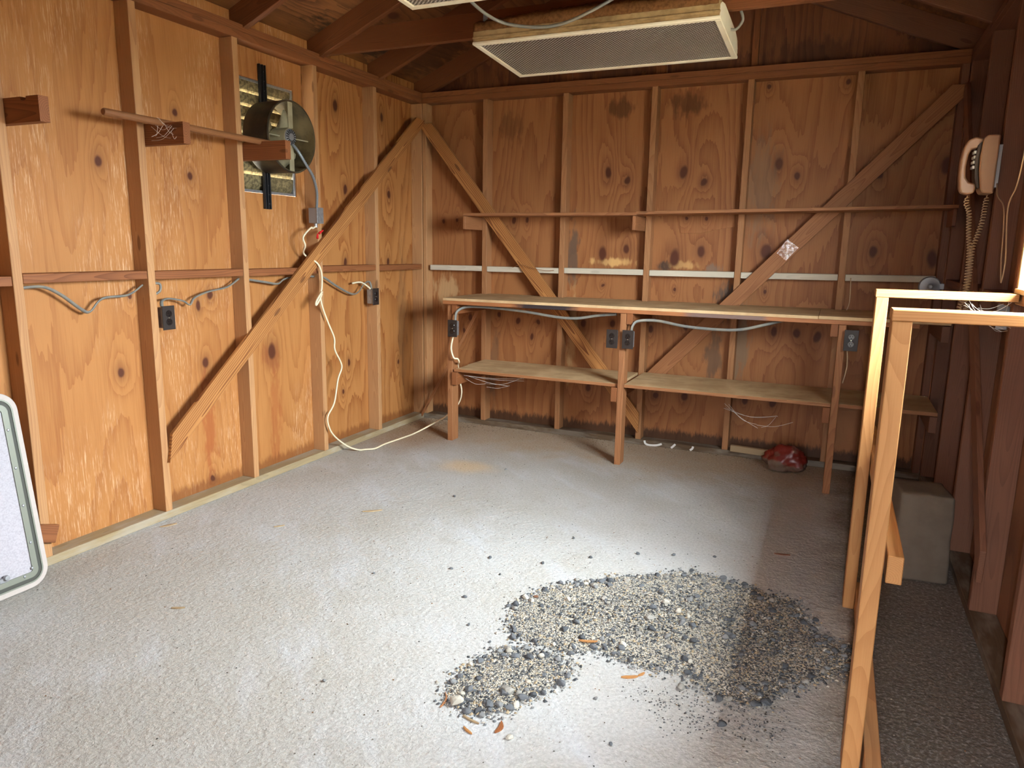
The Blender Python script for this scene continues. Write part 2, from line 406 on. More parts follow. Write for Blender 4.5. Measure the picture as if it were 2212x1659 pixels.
M['cream'] = plain('cream_enamel', S(234, 226, 204), 0.45, 0.4, 0, 0.35, 7, S(210, 190, 150))
M['fixture_dirty'] = plain('dirty_cream_enamel', S(176, 148, 104), 0.6, 0.25, 0, 0.7, 12, S(110, 84, 54))
M['fuzz'] = plain('dust_fuzz', S(118, 80, 48), 0.95, 0.05, 0, 0.8, 60, S(80, 52, 30))
def lens_mat():
    t = NT('prismatic_lens'); vec, X, Y, Z = t.xyz()
    a = t.math('SINE', t.math('MULTIPLY', X, 2*math.pi/0.02)); b = t.math('SINE', t.math('MULTIPLY', Y, 2*math.pi/0.02))
    h = t.math('MULTIPLY', a, b); t.bump(h, 1.0, 0.006)
    col = t.mix(t.smooth(h, -0.4, 0.8), S(66, 58, 52), S(214, 202, 190))
    return t.out(col, 0.22, 0.6)
M['lens'] = lens_mat()
M['phone'] = plain('beige_phone_plastic', S(168, 128, 96), 0.35, 0.5)
M['phone_dark'] = plain('phone_base_dark', S(70, 56, 48), 0.5, 0.3)
M['phone_key'] = plain('phone_keys', S(226, 220, 210), 0.4, 0.4)
M['cord'] = plain('beige_cord', S(190, 160, 126), 0.45, 0.4)
M['hatch_skin'] = plain('speckled_grey_board', S(178, 174, 180), 0.75, 0.2, 0, 0.6, 160, S(150, 146, 152))
M['hatch_rim'] = plain('pale_rim', S(182, 172, 166), 0.6, 0.3, 0, 0.4, 90, S(176, 164, 156))
M['hatch_frame'] = plain('grey_green_aluminium', S(132, 134, 122), 0.4, 0.45, 0.35)
M['gasket'] = plain('dark_gasket', S(72, 72, 66), 0.6, 0.3)
M['concrete'] = plain('grey_concrete_block', S(108, 95, 82), 0.9, 0.15, 0, 0.5, 12, S(90, 78, 66), 0.15)
def bag_mat():
    t = NT('printed_plastic_bag'); vec, X, Y, Z = t.xyz()
    n = t.noise(vec, 9.0, 2); s = t.math('ADD', Z, t.math('MULTIPLY', t.math('SUBTRACT', n, 0.5), 0.14))
    col = t.mix(t.smooth(s, 0.055, 0.07), S(112, 94, 82), S(112, 36, 28))
    col = t.mix(t.smooth(t.noise(vec, 16.0, 2), 0.54, 0.62, 0, 0.7), col, S(104, 78, 66))
    return t.out(col, 0.32, 0.4)
M['bag'] = bag_mat()
M['white_paint'] = plain('white_chalk_paint', S(226, 224, 220), 0.7, 0.2)
M['soil'] = plain('outdoor_ground', S(112, 104, 90), 0.95, 0.1, 0, 0.6, 1.2, S(84, 80, 66))
M['window_paint'] = plain('window_wood_paint', S(236, 214, 168), 0.5, 0.35, 0, 0.35, 14, S(206, 164, 104))
def glass_mat():
    t = NT('window_glass'); nt = t.t
    tr = t.n('ShaderNodeBsdfTransparent'); gl = t.n('ShaderNodeBsdfGlossy'); gl.inputs['Roughness'].default_value = 0.02
    tr.inputs['Color'].default_value = (0.93, 0.95, 0.94, 1)
    lw = t.n('ShaderNodeLayerWeight'); lw.inputs['Blend'].default_value = 0.5
    fr = t.math('ADD', 0.03, t.math('MULTIPLY', t.math('POWER', lw.outputs['Facing'], 5.0), 0.6))
    mx = t.n('ShaderNodeMixShader'); nt.links.new(fr, mx.inputs[0]); nt.links.new(tr.outputs[0], mx.inputs[1]); nt.links.new(gl.outputs[0], mx.inputs[2])
    nt.links.new(mx.outputs[0], nt.nodes['Material Output'].inputs['Surface'])
    return t.m
M['glass'] = glass_mat()
def tape_mat():
    t = NT('clear_tape'); nt = t.t; vec = t.xyz()[0]
    tr = t.n('ShaderNodeBsdfTransparent'); gl = t.n('ShaderNodeBsdfGlossy'); gl.inputs['Roughness'].default_value = 0.12
    gl.inputs['Color'].default_value = (0.9, 0.9, 0.9, 1)
    mx = t.n('ShaderNodeMixShader'); t.put(mx.inputs[0], t.smooth(t.noise(vec, 60, 3), 0.4, 0.7, 0.12, 0.6))
    nt.links.new(tr.outputs[0], mx.inputs[1]); nt.links.new(gl.outputs[0], mx.inputs[2])
    bp = t.n('ShaderNodeBump'); bp.inputs['Strength'].default_value = 0.8; t.put(bp.inputs['Height'], t.noise(vec, 45, 3)); nt.links.new(bp.outputs[0], gl.inputs['Normal'])
    nt.links.new(mx.outputs[0], nt.nodes['Material Output'].inputs['Surface'])
    return t.m
M['tape'] = tape_mat()

# ------------------------------------------------------------------ the setting
D = 0.089; TH = 0.038; ZT = 2.38; ZP = ZT+2*TH      # stud depth, thickness, underside and top of the double plate
XW = 3.66                                            # inside of the right wall's plywood
RS = 0.417                                           # roof rise per run
def roof_z(x): return 2.44+RS*((x if x < XW/2 else XW-x)-D)
RD = 0.125                                           # rafter depth
DECK = RD*math.sqrt(1+RS*RS)                         # vertical offset rafter underside -> deck underside

_fb = bmesh.new(); box_bm(_fb, -0.6, 4.2, -5.6, 0.4, -0.12, 0.0); from_bm('floor', _fb, M['floor'])['kind'] = 'structure'
box('ground', -40, 40, -45, 30, -0.4, -0.121, M['soil'], bev=0)['kind'] = 'structure'

KL = [(-2.676, 1.698, .018, .026), (-2.253, 1.96, .015, .022), (-2.185, 1.672, .016, .024), (-2.654, 0.752, .018, .026), (-2.577, 1.1, .012, .014),
      (-2.105, 1.075, .02, .024), (-2.186, 1.024, .016, .03), (-2.164, 0.72, .022, .03), (-1.662, 0.727, .034, .05), (-0.918, 1.706, .02, .03),
      (-0.938, 1.231, .018, .028), (-1.0, 2.217, .022, .04), (-0.407, 1.709, .02, .034), (-0.433, 1.228, .016, .026), (-0.316, 0.469, .012, .02),
      (-0.485, 2.224, .018, .034), (-2.159, 0.09, .02, .02), (-1.0, 0.36, .012, .02), (-0.93, 0.55, .014, .03), (-1.42, 2.16, .006, .012)]
KB = [(1.511, 1.861, .024, .042), (1.647, 1.804, .02, .026), (2.022, 1.849, .024, .042), (2.163, 1.793, .02, .024), (2.608, 1.879, .024, .044),
      (2.724, 1.812, .018, .026), (3.523, 1.85, .03, .05), (3.18, 1.801, .02, .026), (2.519, 2.351, .014, .016), (2.966, 2.348, .014, .018),
      (1.491, 1.312, .026, .058), (1.662, 1.35, .022, .036), (0.86, 0.813, .018, .024), (1.021, 0.811, .018, .022), (0.972, 0.698, .012, .026),
      (0.699, 0.846, .016, .022), (0.809, 1.539, .016, .026), (0.916, 1.546, .012, .02), (0.225, 1.539, .012, .022), (0.337, 1.542, .01, .016),
      (0.456, 0.815, .018, .026), (0.4, 0.704, .012, .026), (1.366, 0.814, .02, .03), (1.586, 0.83, .02, .028), (1.5, 1.087, .01, .012),
      (1.999, 1.297, .034, .06), (2.171, 1.346, .028, .04), (2.575, 1.347, .034, .052), (2.006, 1.08, .01, .014), (2.592, 1.097, .01, .014),
      (1.861, 0.807, .02, .026), (2.095, 0.831, .02, .028), (2.666, 0.841, .022, .032), (2.803, 0.838, .024, .034), (2.925, 0.819, .022, .034),
      (3.191, 1.36, .024, .036), (3.509, 1.323, .032, .06), (1.425, 0.354, .02, .026), (1.919, 0.345, .02, .026), (2.118, 0.354, .024, .032),
      (2.516, 0.363, .02, .028), (2.692, 0.365, .022, .028)]
SL = [(-2.162, 0.40, .05, .30, S(150, 80, 40), .7), (-1.655, 0.30, .05, .32, S(150, 82, 42), .55), (-1.67, 0.70, .07, .10, S(140, 74, 40), .5), (-0.25, 0.85, .07, .5, S(110, 84, 60), .35)]
SB = [(1.275, 1.33, .045, .22, S(92, 78, 66), .8), (1.285, 0.75, .04, .3, S(196, 160, 110), .5), (2.356, 1.02, .07, .14, S(74, 66, 60), .85), (2.30, 0.64, .06, .17, S(92, 74, 58), .7), (1.93, 1.24, .06, .04, S(58, 50, 44), .85),
      (2.26, 1.22, .06, .05, S(120, 108, 96), .6), (2.46, 0.75, .06, .3, S(122, 104, 82), .7), (1.55, 1.26, .14, .03, S(226, 182, 116), .7), (2.05, 1.25, .10, .03, S(214, 170, 108), .6), (0.66, 0.45, .05, .3, S(92, 74, 58), .5),
      (2.52, 1.75, .10, .35, S(120, 100, 80), .45), (1.60, 2.28, .12, .07, S(84, 48, 26), .7), (2.02, 2.27, .12, .08, S(84, 48, 26), .7), (0.8, 2.2, .1, .12, S(80, 46, 26), .4), (0.25, 1.0, .12, .14, S(220, 190, 140), .4)]
PB, PD = S(216, 148, 84), S(164, 90, 40)          # fir plywood, light and dark grain

# --- left wall
wl = empty('wall_left', (0, 0, 0), kind='structure')
YL = [-0.7099, -1.322, -1.9456, -2.5436, -3.1530, -3.763, -4.373]          # near edges of the studs
edges = [0.0] + [y+TH/2 for y in YL] + [YF]
def in_bay(lst, a, b): return [k for k in lst if min(a, b)-0.02 <= k[0] <= max(a, b)+0.02]
ZTOP = roof_z(0)+DECK-0.003
for i in range(len(edges)-1):
    a, b = edges[i], edges[i+1]
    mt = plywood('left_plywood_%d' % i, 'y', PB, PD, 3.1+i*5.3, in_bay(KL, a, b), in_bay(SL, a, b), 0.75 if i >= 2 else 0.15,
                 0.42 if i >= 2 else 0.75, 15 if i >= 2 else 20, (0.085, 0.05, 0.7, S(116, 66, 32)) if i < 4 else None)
    hole = (-1.83, -1.395, 1.625, 2.228) if b < -1.6 < a else None
    bm = bmesh.new(); e = 0.001
    if not hole: box_bm(bm, -0.012, 0, b+e, a-e, 0.0, ZTOP)
    else:
        y0, y1, z0, z1 = hole
        xs = [b+e, y0, y1, a-e]; zs = [0.0, z0, z1, ZTOP]
        for p in range(3):
            for q in range(3):
                if p == 1 and q == 1: continue
                box_bm(bm, -0.012, 0, xs[p], xs[p+1], zs[q], zs[q+1])
        bmesh.ops.remove_doubles(bm, verts=bm.verts, dist=1e-5)
    from_bm('plywood_panel', bm, mt, wl)
for y in YL:
    board('stud', (D/2, y+TH/2, TH), (D/2, y+TH/2, ZT), TH, D, M['stud'], wl, up=(1, 0, 0))
board('stud', (D/2, -TH/2-0.06, TH), (D/2, -TH/2-0.06, ZT), TH, D, M['stud'], wl, up=(1, 0, 0))   # corner stud
board('top_plate', (D/2, -0.002, ZT+TH/2), (D/2, YF, ZT+TH/2), D, TH, M['plate'], wl)
board('top_plate', (D/2, -0.002, ZT+TH*1.5), (D/2, -3.0, ZT+TH*1.5), D, TH-0.002, M['plate'], wl)
board('top_plate', (D/2, -3.003, ZT+TH*1.5), (D/2, YF, ZT+TH*1.5), D, TH-0.002, M['plate'], wl)
board('sill_plate', (D/2, -0.002, TH/2), (D/2, YF, TH/2), D, TH, M['sill_l'], wl)
NL = [0.0-0.06-TH] + YL
for i in range(len(NL)-1):
    y0, y1 = NL[i+1]+TH+0.002, NL[i]-0.002
    dz = (0.0, 0.004, -0.003, 0.0, 0.004, -0.004, 0)[i]
    board('nailer_block', (D-0.045, y0, 1.192+dz), (D-0.045, y1, 1.192+dz), D-0.004, 0.038, M['block_end'], wl)
_sl = (2.25-0.345)/(-0.14+2.52)
board('diagonal_brace', (D+0.011, -2.505, 0.355), (D+0.011, -0.12, 0.355+_sl*(2.505-0.12)), 0.02, 0.094, M['brace'], wl, skew=(0.055, -0.055))
board('scrap_block', (D+0.012, -3.30, 0.205), (D+0.012, -3.10, 0.135), 0.022, 0.075, M['block_end'], wl)

# --- back wall
wb = empty('wall_back', (0, 0, 0), kind='structure')
XB = [0.5947, 1.2012, 1.8095, 2.4022, 3.012]         # left edges of the studs
edges = [0.0] + [x+TH/2 for x in XB] + [XW]
for i in range(len(edges)-1):
    a, b = edges[i], edges[i+1]
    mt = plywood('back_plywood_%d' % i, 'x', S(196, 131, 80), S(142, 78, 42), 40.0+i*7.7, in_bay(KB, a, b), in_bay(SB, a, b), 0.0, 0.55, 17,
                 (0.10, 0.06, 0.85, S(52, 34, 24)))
    bm = bmesh.new(); box_bm(bm, a+0.001, b-0.001, 0, 0.012, 0, ZT+TH); from_bm('plywood_panel', bm, mt, wb)
gx = [-0.2, 0.62, 1.22, 1.83, 2.44, 3.04, 3.86]
for i in range(len(gx)-1):
    a, b = gx[i]+0.0001, gx[i+1]-0.0001
    mt = plywood('gable_plywood_%d' % i, 'x', S(150, 92, 58), S(92, 50, 32), 90.0+i*3.3, [(2.5, 2.72, .014, .02)] if i == 3 else (),
                 [((a+b)/2, 2.5, 0.28, 0.12, S(60, 34, 24), .6)], 0, 0.6, 18)
    pts = [(a, ZT+TH), (b, ZT+TH), (b, roof_z(b)+DECK-0.003)]
    if a < XW/2 < b: pts.append((XW/2, roof_z(XW/2)+DECK-0.003))
    pts.append((a, roof_z(a)+DECK-0.003))
    extrude_poly('gable_panel', pts, 'y', 0.0, 0.012, mt, wb)
extrude_poly('gable_light_stop', [(-0.2, ZT+TH), (XW+0.2, ZT+TH), (XW+0.2, roof_z(XW+0.2)+DECK-0.004), (XW/2, roof_z(XW/2)+DECK-0.004), (-0.2, roof_z(-0.2)+DECK-0.004)], 'y', 0.0125, 0.02, M['rafter'], wb)  # unseen backing added to stop daylight leaking through the panel seams
for x in XB:
    board('stud', (x+TH/2, -D/2, TH), (x+TH/2, -D/2, ZT), TH, D, M['stud_b'], wb, up=(0, -1, 0))
board('stud', (0.014+D+0.005, -D/2, TH), (0.014+D+0.005, -D/2, ZT), 0.03, D, M['stud'], wb, up=(0, -1, 0))
board('stud', (XW-D-TH/2-0.002, -D/2, TH), (XW-D-TH/2-0.002, -D/2, ZT), TH, D, M['stud_dark'], wb, up=(0, -1, 0))
board('top_plate', (D+0.001, -D/2, ZT+TH/2), (XW-D-0.001, -D/2, ZT+TH/2), D, TH, M['plate'], wb)
board('top_plate', (D+0.001, -D/2, ZT+TH*1.5), (XW-D-0.001, -D/2, ZT+TH*1.5), D, TH-0.002, M['plate'], wb)
board('sill_plate', (D+0.001, -D/2, TH/2), (XW-D-0.001, -D/2, TH/2), D, TH, M['sill_b'], wb)
for x, w in ((1.2, TH), (1.815, 0.07), (2.405, TH)):
    board('gable_stud', (x+w/2, -0.02, ZP), (x+w/2, -0.02, roof_z(x)+0.03), w, 0.038, M['rafter'], wb, up=(0, -1, 0))
NB = [0.12-TH+0.03] + XB + [XW-D-TH-0.002]
for i in range(len(NB)-1):
    x0, x1 = NB[i]+TH+0.002, NB[i+1]-0.002
    dz = (0.0, 0.0, 0.005, 0.006, 0.008, 0.012)[i]
    board('nailer_block', (x0, -D+0.045, 1.188+dz), (x1, -D+0.045, 1.190+dz*1.3), D-0.004, 0.038, M['painted'], wb)
board('diagonal_brace', (1.832, -D-0.011, 0.158), (0.125, -D-0.011, 2.232), 0.02, 0.092, M['brace'], wb, skew=(0.055, -0.03))
board('diagonal_brace', (1.862, -D-0.011, 0.437), (3.555, -D-0.011, 2.268), 0.02, 0.094, M['bench'], wb, skew=(0.04, -0.04))
extrude_poly('patch_panel', [(2.014, 1.567), (2.369, 1.584), (2.375, 1.502), (2.251, 1.481), (2.163, 1.460), (2.027, 1.459)], 'y', -0.006, -0.0005,
             plywood('patch_plywood', 'x', S(196, 132, 82), S(150, 86, 46), 77.0, [(2.06, 1.55, .012, .012), (2.19, 1.55, .012, .012)], (), 0, 0.4), wb, bev=0.001)
# brush marks of white paint on the sill front
sm = [(1.878, .034), (1.885, .014), (1.905, .006), (1.935, .006), (1.97, .012), (2.0, .024)]
for pts in (sm, [(2.094, .034), (2.08, .018), (2.066, .004)], [(2.214, .034), (2.21, .018), (2.195, .004)]):
    ww = 0.007; P = smooth_path([(p[0], 0, p[1]) for p in pts], 4); vs = []; fs = []
    for i, p in enumerate(P):
        t = (P[min(i+1, len(P)-1)]-P[max(i-1, 0)]).normalized(); nn = Vector((-t.z, 0, t.x))
        for s in (1, -1):
            for yy in (-D-0.0012, -D-0.0002): vs.append((p.x+nn.x*ww*s, yy, p.z+nn.z*ww*s))
    for i in range(len(P)-1):
        a = i*4; b = a+4
        fs += [(a, a+2, b+2, b), (a+1, b+1, b+3, a+3), (a, b, b+1, a+1), (a+2, a+3, b+3, b+2)]
    from_py('paint_mark', vs, fs, M['white_paint'], wb)

# --- right wall with the window
wr = empty('wall_right', (XW, 0, 0), kind='structure')
YR = [-0.728, -1.339, -1.949, -2.559, -3.150, -3.763, -4.373]
edges = [0.0] + [y+TH/2 for y in YR] + [YF]
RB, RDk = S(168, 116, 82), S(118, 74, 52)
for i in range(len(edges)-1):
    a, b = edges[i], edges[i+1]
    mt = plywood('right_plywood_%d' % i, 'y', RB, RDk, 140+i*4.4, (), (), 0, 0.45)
    if i == 5:                                          # bay that the near window jamb divides
        bm = bmesh.new(); ya, yb = a-0.001, b+0.001; yj = WIN[1]
        for (p, q, z0, z1) in ((yb, yj, 0, WIN[2]-0.02), (yj, ya, 0, WIN[2]-0.02), (yb, yj, WIN[2]-0.02, WIN[3]+0.02), (yb, yj, WIN[3]+0.02, ZTOP), (yj, ya, WIN[3]+0.02, ZTOP)):
            box_bm(bm, XW, XW+0.012, p, q, z0, z1)
        bmesh.ops.remove_doubles(bm, verts=bm.verts, dist=1e-5); from_bm('plywood_panel', bm, mt, wr)
    elif i in (3, 4):
        bm = bmesh.new(); box_bm(bm, XW, XW+0.012, b+0.001, a-0.001, 0, WIN[2]-0.02); from_bm('plywood_panel', bm, mt, wr)
        bm = bmesh.new(); box_bm(bm, XW, XW+0.012, b+0.001, a-0.001, WIN[3]+0.02, ZTOP); from_bm('plywood_panel', bm, mt, wr)
    else:
        bm = bmesh.new(); box_bm(bm, XW, XW+0.012, b+0.001, a-0.001, 0, ZTOP); from_bm('plywood_panel', bm, mt, wr)
for y in YR:
    top = WIN[2]-0.042 if WIN[1] < y < WIN[0]-0.02 else ZT
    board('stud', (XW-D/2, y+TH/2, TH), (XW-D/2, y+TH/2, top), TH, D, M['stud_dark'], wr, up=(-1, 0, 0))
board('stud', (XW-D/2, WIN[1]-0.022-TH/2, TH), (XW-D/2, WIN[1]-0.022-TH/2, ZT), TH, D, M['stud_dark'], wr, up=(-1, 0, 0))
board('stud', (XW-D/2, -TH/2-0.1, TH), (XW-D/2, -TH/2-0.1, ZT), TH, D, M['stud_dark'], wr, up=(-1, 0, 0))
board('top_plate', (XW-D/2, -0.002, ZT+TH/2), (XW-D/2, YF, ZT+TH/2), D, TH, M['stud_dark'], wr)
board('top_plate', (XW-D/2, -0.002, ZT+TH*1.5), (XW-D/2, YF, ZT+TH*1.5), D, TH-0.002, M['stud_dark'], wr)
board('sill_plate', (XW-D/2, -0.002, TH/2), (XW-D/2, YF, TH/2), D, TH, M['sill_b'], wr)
board('window_header', (XW-D/2, WIN[1]-0.03, WIN[3]+0.07), (XW-D/2, WIN[0]+0.03, WIN[3]+0.07), D-0.002, 0.1, M['stud_dark'], wr)
board('window_rough_sill', (XW-D/2, WIN[1]-0.02, WIN[2]-0.022), (XW-D/2, WIN[0]+0.02, WIN[2]-0.022), D-0.004, 0.036, M['stud'], wr)
for i in range(3):
    y0, y1 = YR[i]+TH+0.002, ([-0.1-TH]+YR)[i]-0.002
    board('nailer_block', (XW-D+0.045, y0, 1.19), (XW-D+0.045, y1, 1.19), D-0.004, 0.038, M['stud_dark'], wr)
board('diagonal_brace', (XW-D-0.011, -0.12, 2.26), (XW-D-0.011, -2.10, 0.27), 0.02, 0.09, M['stud_dark'], wr, skew=(0.04, -0.04))

w1 = empty('window_1', (XW, (WIN[0]+WIN[1])/2, WIN[2]), kind='structure')
box('window_jamb', XW-D+0.002, XW+0.05, WIN[0], WIN[0]+0.022, WIN[2], WIN[3], M['window_paint'], w1)
box('window_jamb', XW-D+0.002, XW+0.05, WIN[1]-0.022, WIN[1], WIN[2], WIN[3], M['window_paint'], w1)
box('window_head', XW-D+0.002, XW+0.05, WIN[1]-0.022, WIN[0]+0.022, WIN[3], WIN[3]+0.02, M['window_paint'], w1)
box('window_sill', XW-D-0.004, XW+0.09, WIN[1]-0.02, WIN[0]+0.02, WIN[2]-0.004, WIN[2]+0.014, M['window_paint'], w1)
ym = (WIN[0]+WIN[1])/2
for a, b in ((WIN[1], ym-0.012), (ym+0.012, WIN[0])):
    sa = box('window_sash', XW+0.012, XW+0.04, a, a+0.035, WIN[2]+0.014, WIN[3], M['window_paint'], w1)
    box('window_sash', XW+0.012, XW+0.04, b-0.035, b, WIN[2]+0.014, WIN[3], M['window_paint'], w1)
    box('window_sash', XW+0.012, XW+0.04, a+0.035, b-0.035, WIN[2]+0.014, WIN[2]+0.055, M['window_paint'], w1)
    box('window_sash', XW+0.012, XW+0.04, a+0.035, b-0.035, WIN[3]-0.04, WIN[3], M['window_paint'], w1)
    box('pane', XW+0.024, XW+0.028, a+0.03, b-0.03, WIN[2]+0.05, WIN[3]-0.035, M['glass'], w1, bev=0)
box('mullion', XW+0.008, XW+0.045, ym-0.012, ym+0.012, WIN[2]+0.014, WIN[3], M['window_paint'], w1)

# --- front wall (behind the camera) with its open doorway
wf = empty('wall_front', (0, YF, 0), kind='structure')
mt = plywood('front_plywood', 'x', PB, PD, 200.0)
for nm, x0, x1, z0, z1 in (('plywood_panel', 0, 0.72, 0, ZTOP), ('plywood_panel', 0.722, DOOR[0], 0, ZTOP), ('plywood_panel', DOOR[1], XW, 0, ZTOP), ('plywood_panel', DOOR[0]+0.002, DOOR[1]-0.002, DOOR[2], ZTOP)):
    bm = bmesh.new(); box_bm(bm, x0, x1, YF-0.012, YF, z0, z1); from_bm(nm, bm, mt, wf)
extrude_poly('gable_panel', [(-0.2, ZTOP), (XW+0.2, ZTOP), (XW/2, roof_z(XW/2)+DECK-0.003)], 'y', YF-0.012, YF, mt, wf)
for x in (0.06, 0.6, 1.22, 1.83, DOOR[0]-0.06, DOOR[1]+0.02):
    board('stud', (x+TH/2, YF+D/2, TH), (x+TH/2, YF+D/2, ZT), TH, D, M['stud'], wf, up=(0, 1, 0))
board('door_header', (DOOR[0]-0.02, YF+D/2, DOOR[2]+0.06), (DOOR[1]+0.02, YF+D/2, DOOR[2]+0.06), D, 0.12, M['stud'], wf)

d1 = empty('door_1', ((DOOR[0]+DOOR[1])/2, YF, 0), kind='structure')
for xa, xb in ((DOOR[0]+0.004, AJAR[0]), (AJAR[1], DOOR[1]-0.004)):
    n = max(2, round((xb-xa)/0.13)); w = (xb-xa)/n
    for k in range(n):
        board('door_plank', (xa+w*(k+0.5), YF-0.015, 0.01), (xa+w*(k+0.5), YF-0.015, DOOR[2]-0.004), w-0.0006, 0.022, M['stud'], d1, up=(0, 1, 0))
    for z in (0.3, 1.75): board('door_ledge', (xa+0.01, YF+0.006, z), (xb-0.01, YF+0.006, z), 0.02, 0.1, M['stud'], d1)

# --- roof
rf = empty('ceiling', (XW/2, -2.5, ZP), kind='structure')
cs = 1/math.sqrt(1+RS*RS)
RY = [-0.035, -0.625, -1.235, -1.845, -2.455, -3.065, -3.675, -4.285, -4.9]
for y in RY:
    for sgn in (0, 1):
        ov = 0.3 if not sgn else 0.45
        xa, xb = (-ov, XW/2-0.012) if not sgn else (XW+ov, XW/2+0.012)
        za, zb = 2.44+RS*(-ov-D), 2.44+RS*(XW/2-0.012-D)
        off = RD/2/cs
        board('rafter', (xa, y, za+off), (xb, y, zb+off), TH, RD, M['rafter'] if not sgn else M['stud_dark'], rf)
board('ridge_board', (XW/2, 0.0, roof_z(XW/2)+0.09), (XW/2, YF, roof_z(XW/2)+0.09), 0.02, 0.15, M['rafter'], rf)
for y in (-1.194, -2.414, -3.634):
    board('tie_beam', (D*0.3, y, ZP+0.066), (XW-D*0.3, y, ZP+0.066), TH, 0.13, M['rafter'], rf)
board('fascia_board', (XW+0.465, 0.02, 2.44+RS*(-0.465-D)+0.062), (XW+0.465, -5.3, 2.44+RS*(-0.465-D)+0.062), 0.02, 0.15, M['plate'], rf)
ys = [0.02, -0.625, -1.845, -3.065, -4.285, -5.3]
for sgn in (0, 1):
    for i in range(len(ys)-1):
        for (s0, s1) in ((-0.35 if not sgn else -0.47, 0.93), (0.9302, XW/2+0.004)):
            def px(x): return x if not sgn else XW-x
            z0, z1 = 2.44+RS*(s0-D)+DECK, 2.44+RS*(s1-D)+DECK
            mt = plywood('roof_plywood_%d_%d_%d' % (sgn, i, s0 > 0.5), 'x', S(170, 112, 66), S(104, 60, 34), 300+i*5+sgn*2+(s0 > 0.5)*3,
                         [(0.42, -0.95, .03, .05), (0.55, -1.35, .03, .05), (0.75, -0.42, .028, .045), (0.6, -0.2, .028, .04), (0.25, -1.6, .03, .05)] if (sgn == 0) else (),
                         [(px(0.15), -0.9, .1, .5, S(40, 26, 18), .85), (px(0.3), -0.3, .3, .3, S(60, 36, 24), .6)], 0, 0.7, 16, None, True)
            ya, yb = ys[i]-0.0002, ys[i+1]+0.0002
            vs = [(px(s0), ya, z0), (px(s1), ya, z1), (px(s1), yb, z1), (px(s0), yb, z0)]
            vs += [(v[0], v[1], v[2]+0.014) for v in vs]
            fs = [(0, 1, 2, 3), (7, 6, 5, 4), (0, 4, 5, 1), (1, 5, 6, 2), (2, 6, 7, 3), (3, 7, 4, 0)]
            from_py('roof_panel', vs, fs, mt, rf)

# ------------------------------------------------------------------ workbench along the back wall
wbn = empty('workbench', (1.83, -0.6, 0), 'long dusty wooden workbench with lower shelf built along the back wall', 'workbench')
BZ = 1.005; YB0 = -0.64
# tops: local Z along x
def hboard(name, x0, x1, y0, y1, z0, z1, mat, parent, bev=0.0015):
    return board(name, (x0, (y0+y1)/2, (z0+z1)/2), (x1, (y0+y1)/2, (z0+z1)/2), abs(y1-y0), abs(z1-z0), mat, parent, bev=bev)
hboard('bench_top', 0.575, 2.932, YB0, -0.114, BZ-0.018, BZ, M['dust'], wbn)
hboard('bench_top', 2.934, 3.566, YB0, -0.114, BZ-0.016, BZ+0.002, M['dust'], wbn)
for a, b in ((0.576, XB[0]), (XB[0]+TH, XB[1]), (XB[1]+TH, XB[2]), (XB[2]+TH, XB[3]), (XB[3]+TH, XB[4]), (XB[4]+TH, 3.52)):
    hboard('bench_top_infill', a+0.002, b-0.002, -0.088 if False else -0.113, -0.004, BZ-0.018, BZ-0.001, M['dust'], wbn)
board('front_edge', (0.0+0.574, YB0+0.010, BZ-0.030), (3.426, YB0+0.010, BZ-0.028), 0.022, 0.024, M['edge'], wbn)
for nm, x, y in (('leg', 0.592, -0.605), ('leg', 1.815, -0.632), ('leg', 3.040, -0.630)):
    board(nm, (x+TH/2, y+D/2, 0.0), (x+TH/2, y+D/2, BZ-0.042), TH, D, M['bench'], wbn, up=(0, -1, 0))
for x0, y0 in ((0.632, -0.618), (1.855, -0.634), (3.0, -0.634)):
    board('top_cleat', (x0+TH/2, y0, BZ-0.066), (x0+TH/2, -0.115, BZ-0.066), TH, 0.086, M['block_end'], wbn)
for x0, y0, zt in ((0.632, -0.618, 0.495), (1.775, -0.634, 0.497), (3.0, -0.634, 0.500)):
    board('shelf_cleat', (x0+TH/2, y0, zt-0.046), (x0+TH/2, -0.115, zt-0.046), TH, 0.09, M['block_end'], wbn)
board('top_cleat', (3.548, -0.62, BZ-0.066), (3.548, -0.115, BZ-0.066), TH, 0.086, M['stud_dark'], wbn)
board('shelf_cleat', (3.545, -0.60, 0.452), (3.545, -0.115, 0.452), TH, 0.09, M['stud_dark'], wbn)
hboard('lower_shelf_board', 0.655, 1.813, -0.606, -0.40, 0.498, 0.517, M['dust'], wbn)
hboard('lower_shelf_board', 0.640, 1.813, -0.397, -0.114, 0.498, 0.516, M['dust'], wbn)
hboard('lower_shelf_board', 1.855, 3.038, -0.622, -0.114, 0.502, 0.521, M['dust'], wbn)
hboard('lower_shelf_board', 3.080, 3.560, -0.606, -0.114, 0.502, 0.521, M['dust'], wbn)
for a, b, y in ((0.645, 1.813, -0.6075), (1.855, 3.038, -0.6235), (3.08, 3.56, -0.6075)):
    board('shelf_edge', (a, y, 0.507 if a < 1 else 0.511), (b, y, 0.507 if a < 1 else 0.511), 0.003, 0.019, M['bench'], wbn, bev=0.0005)

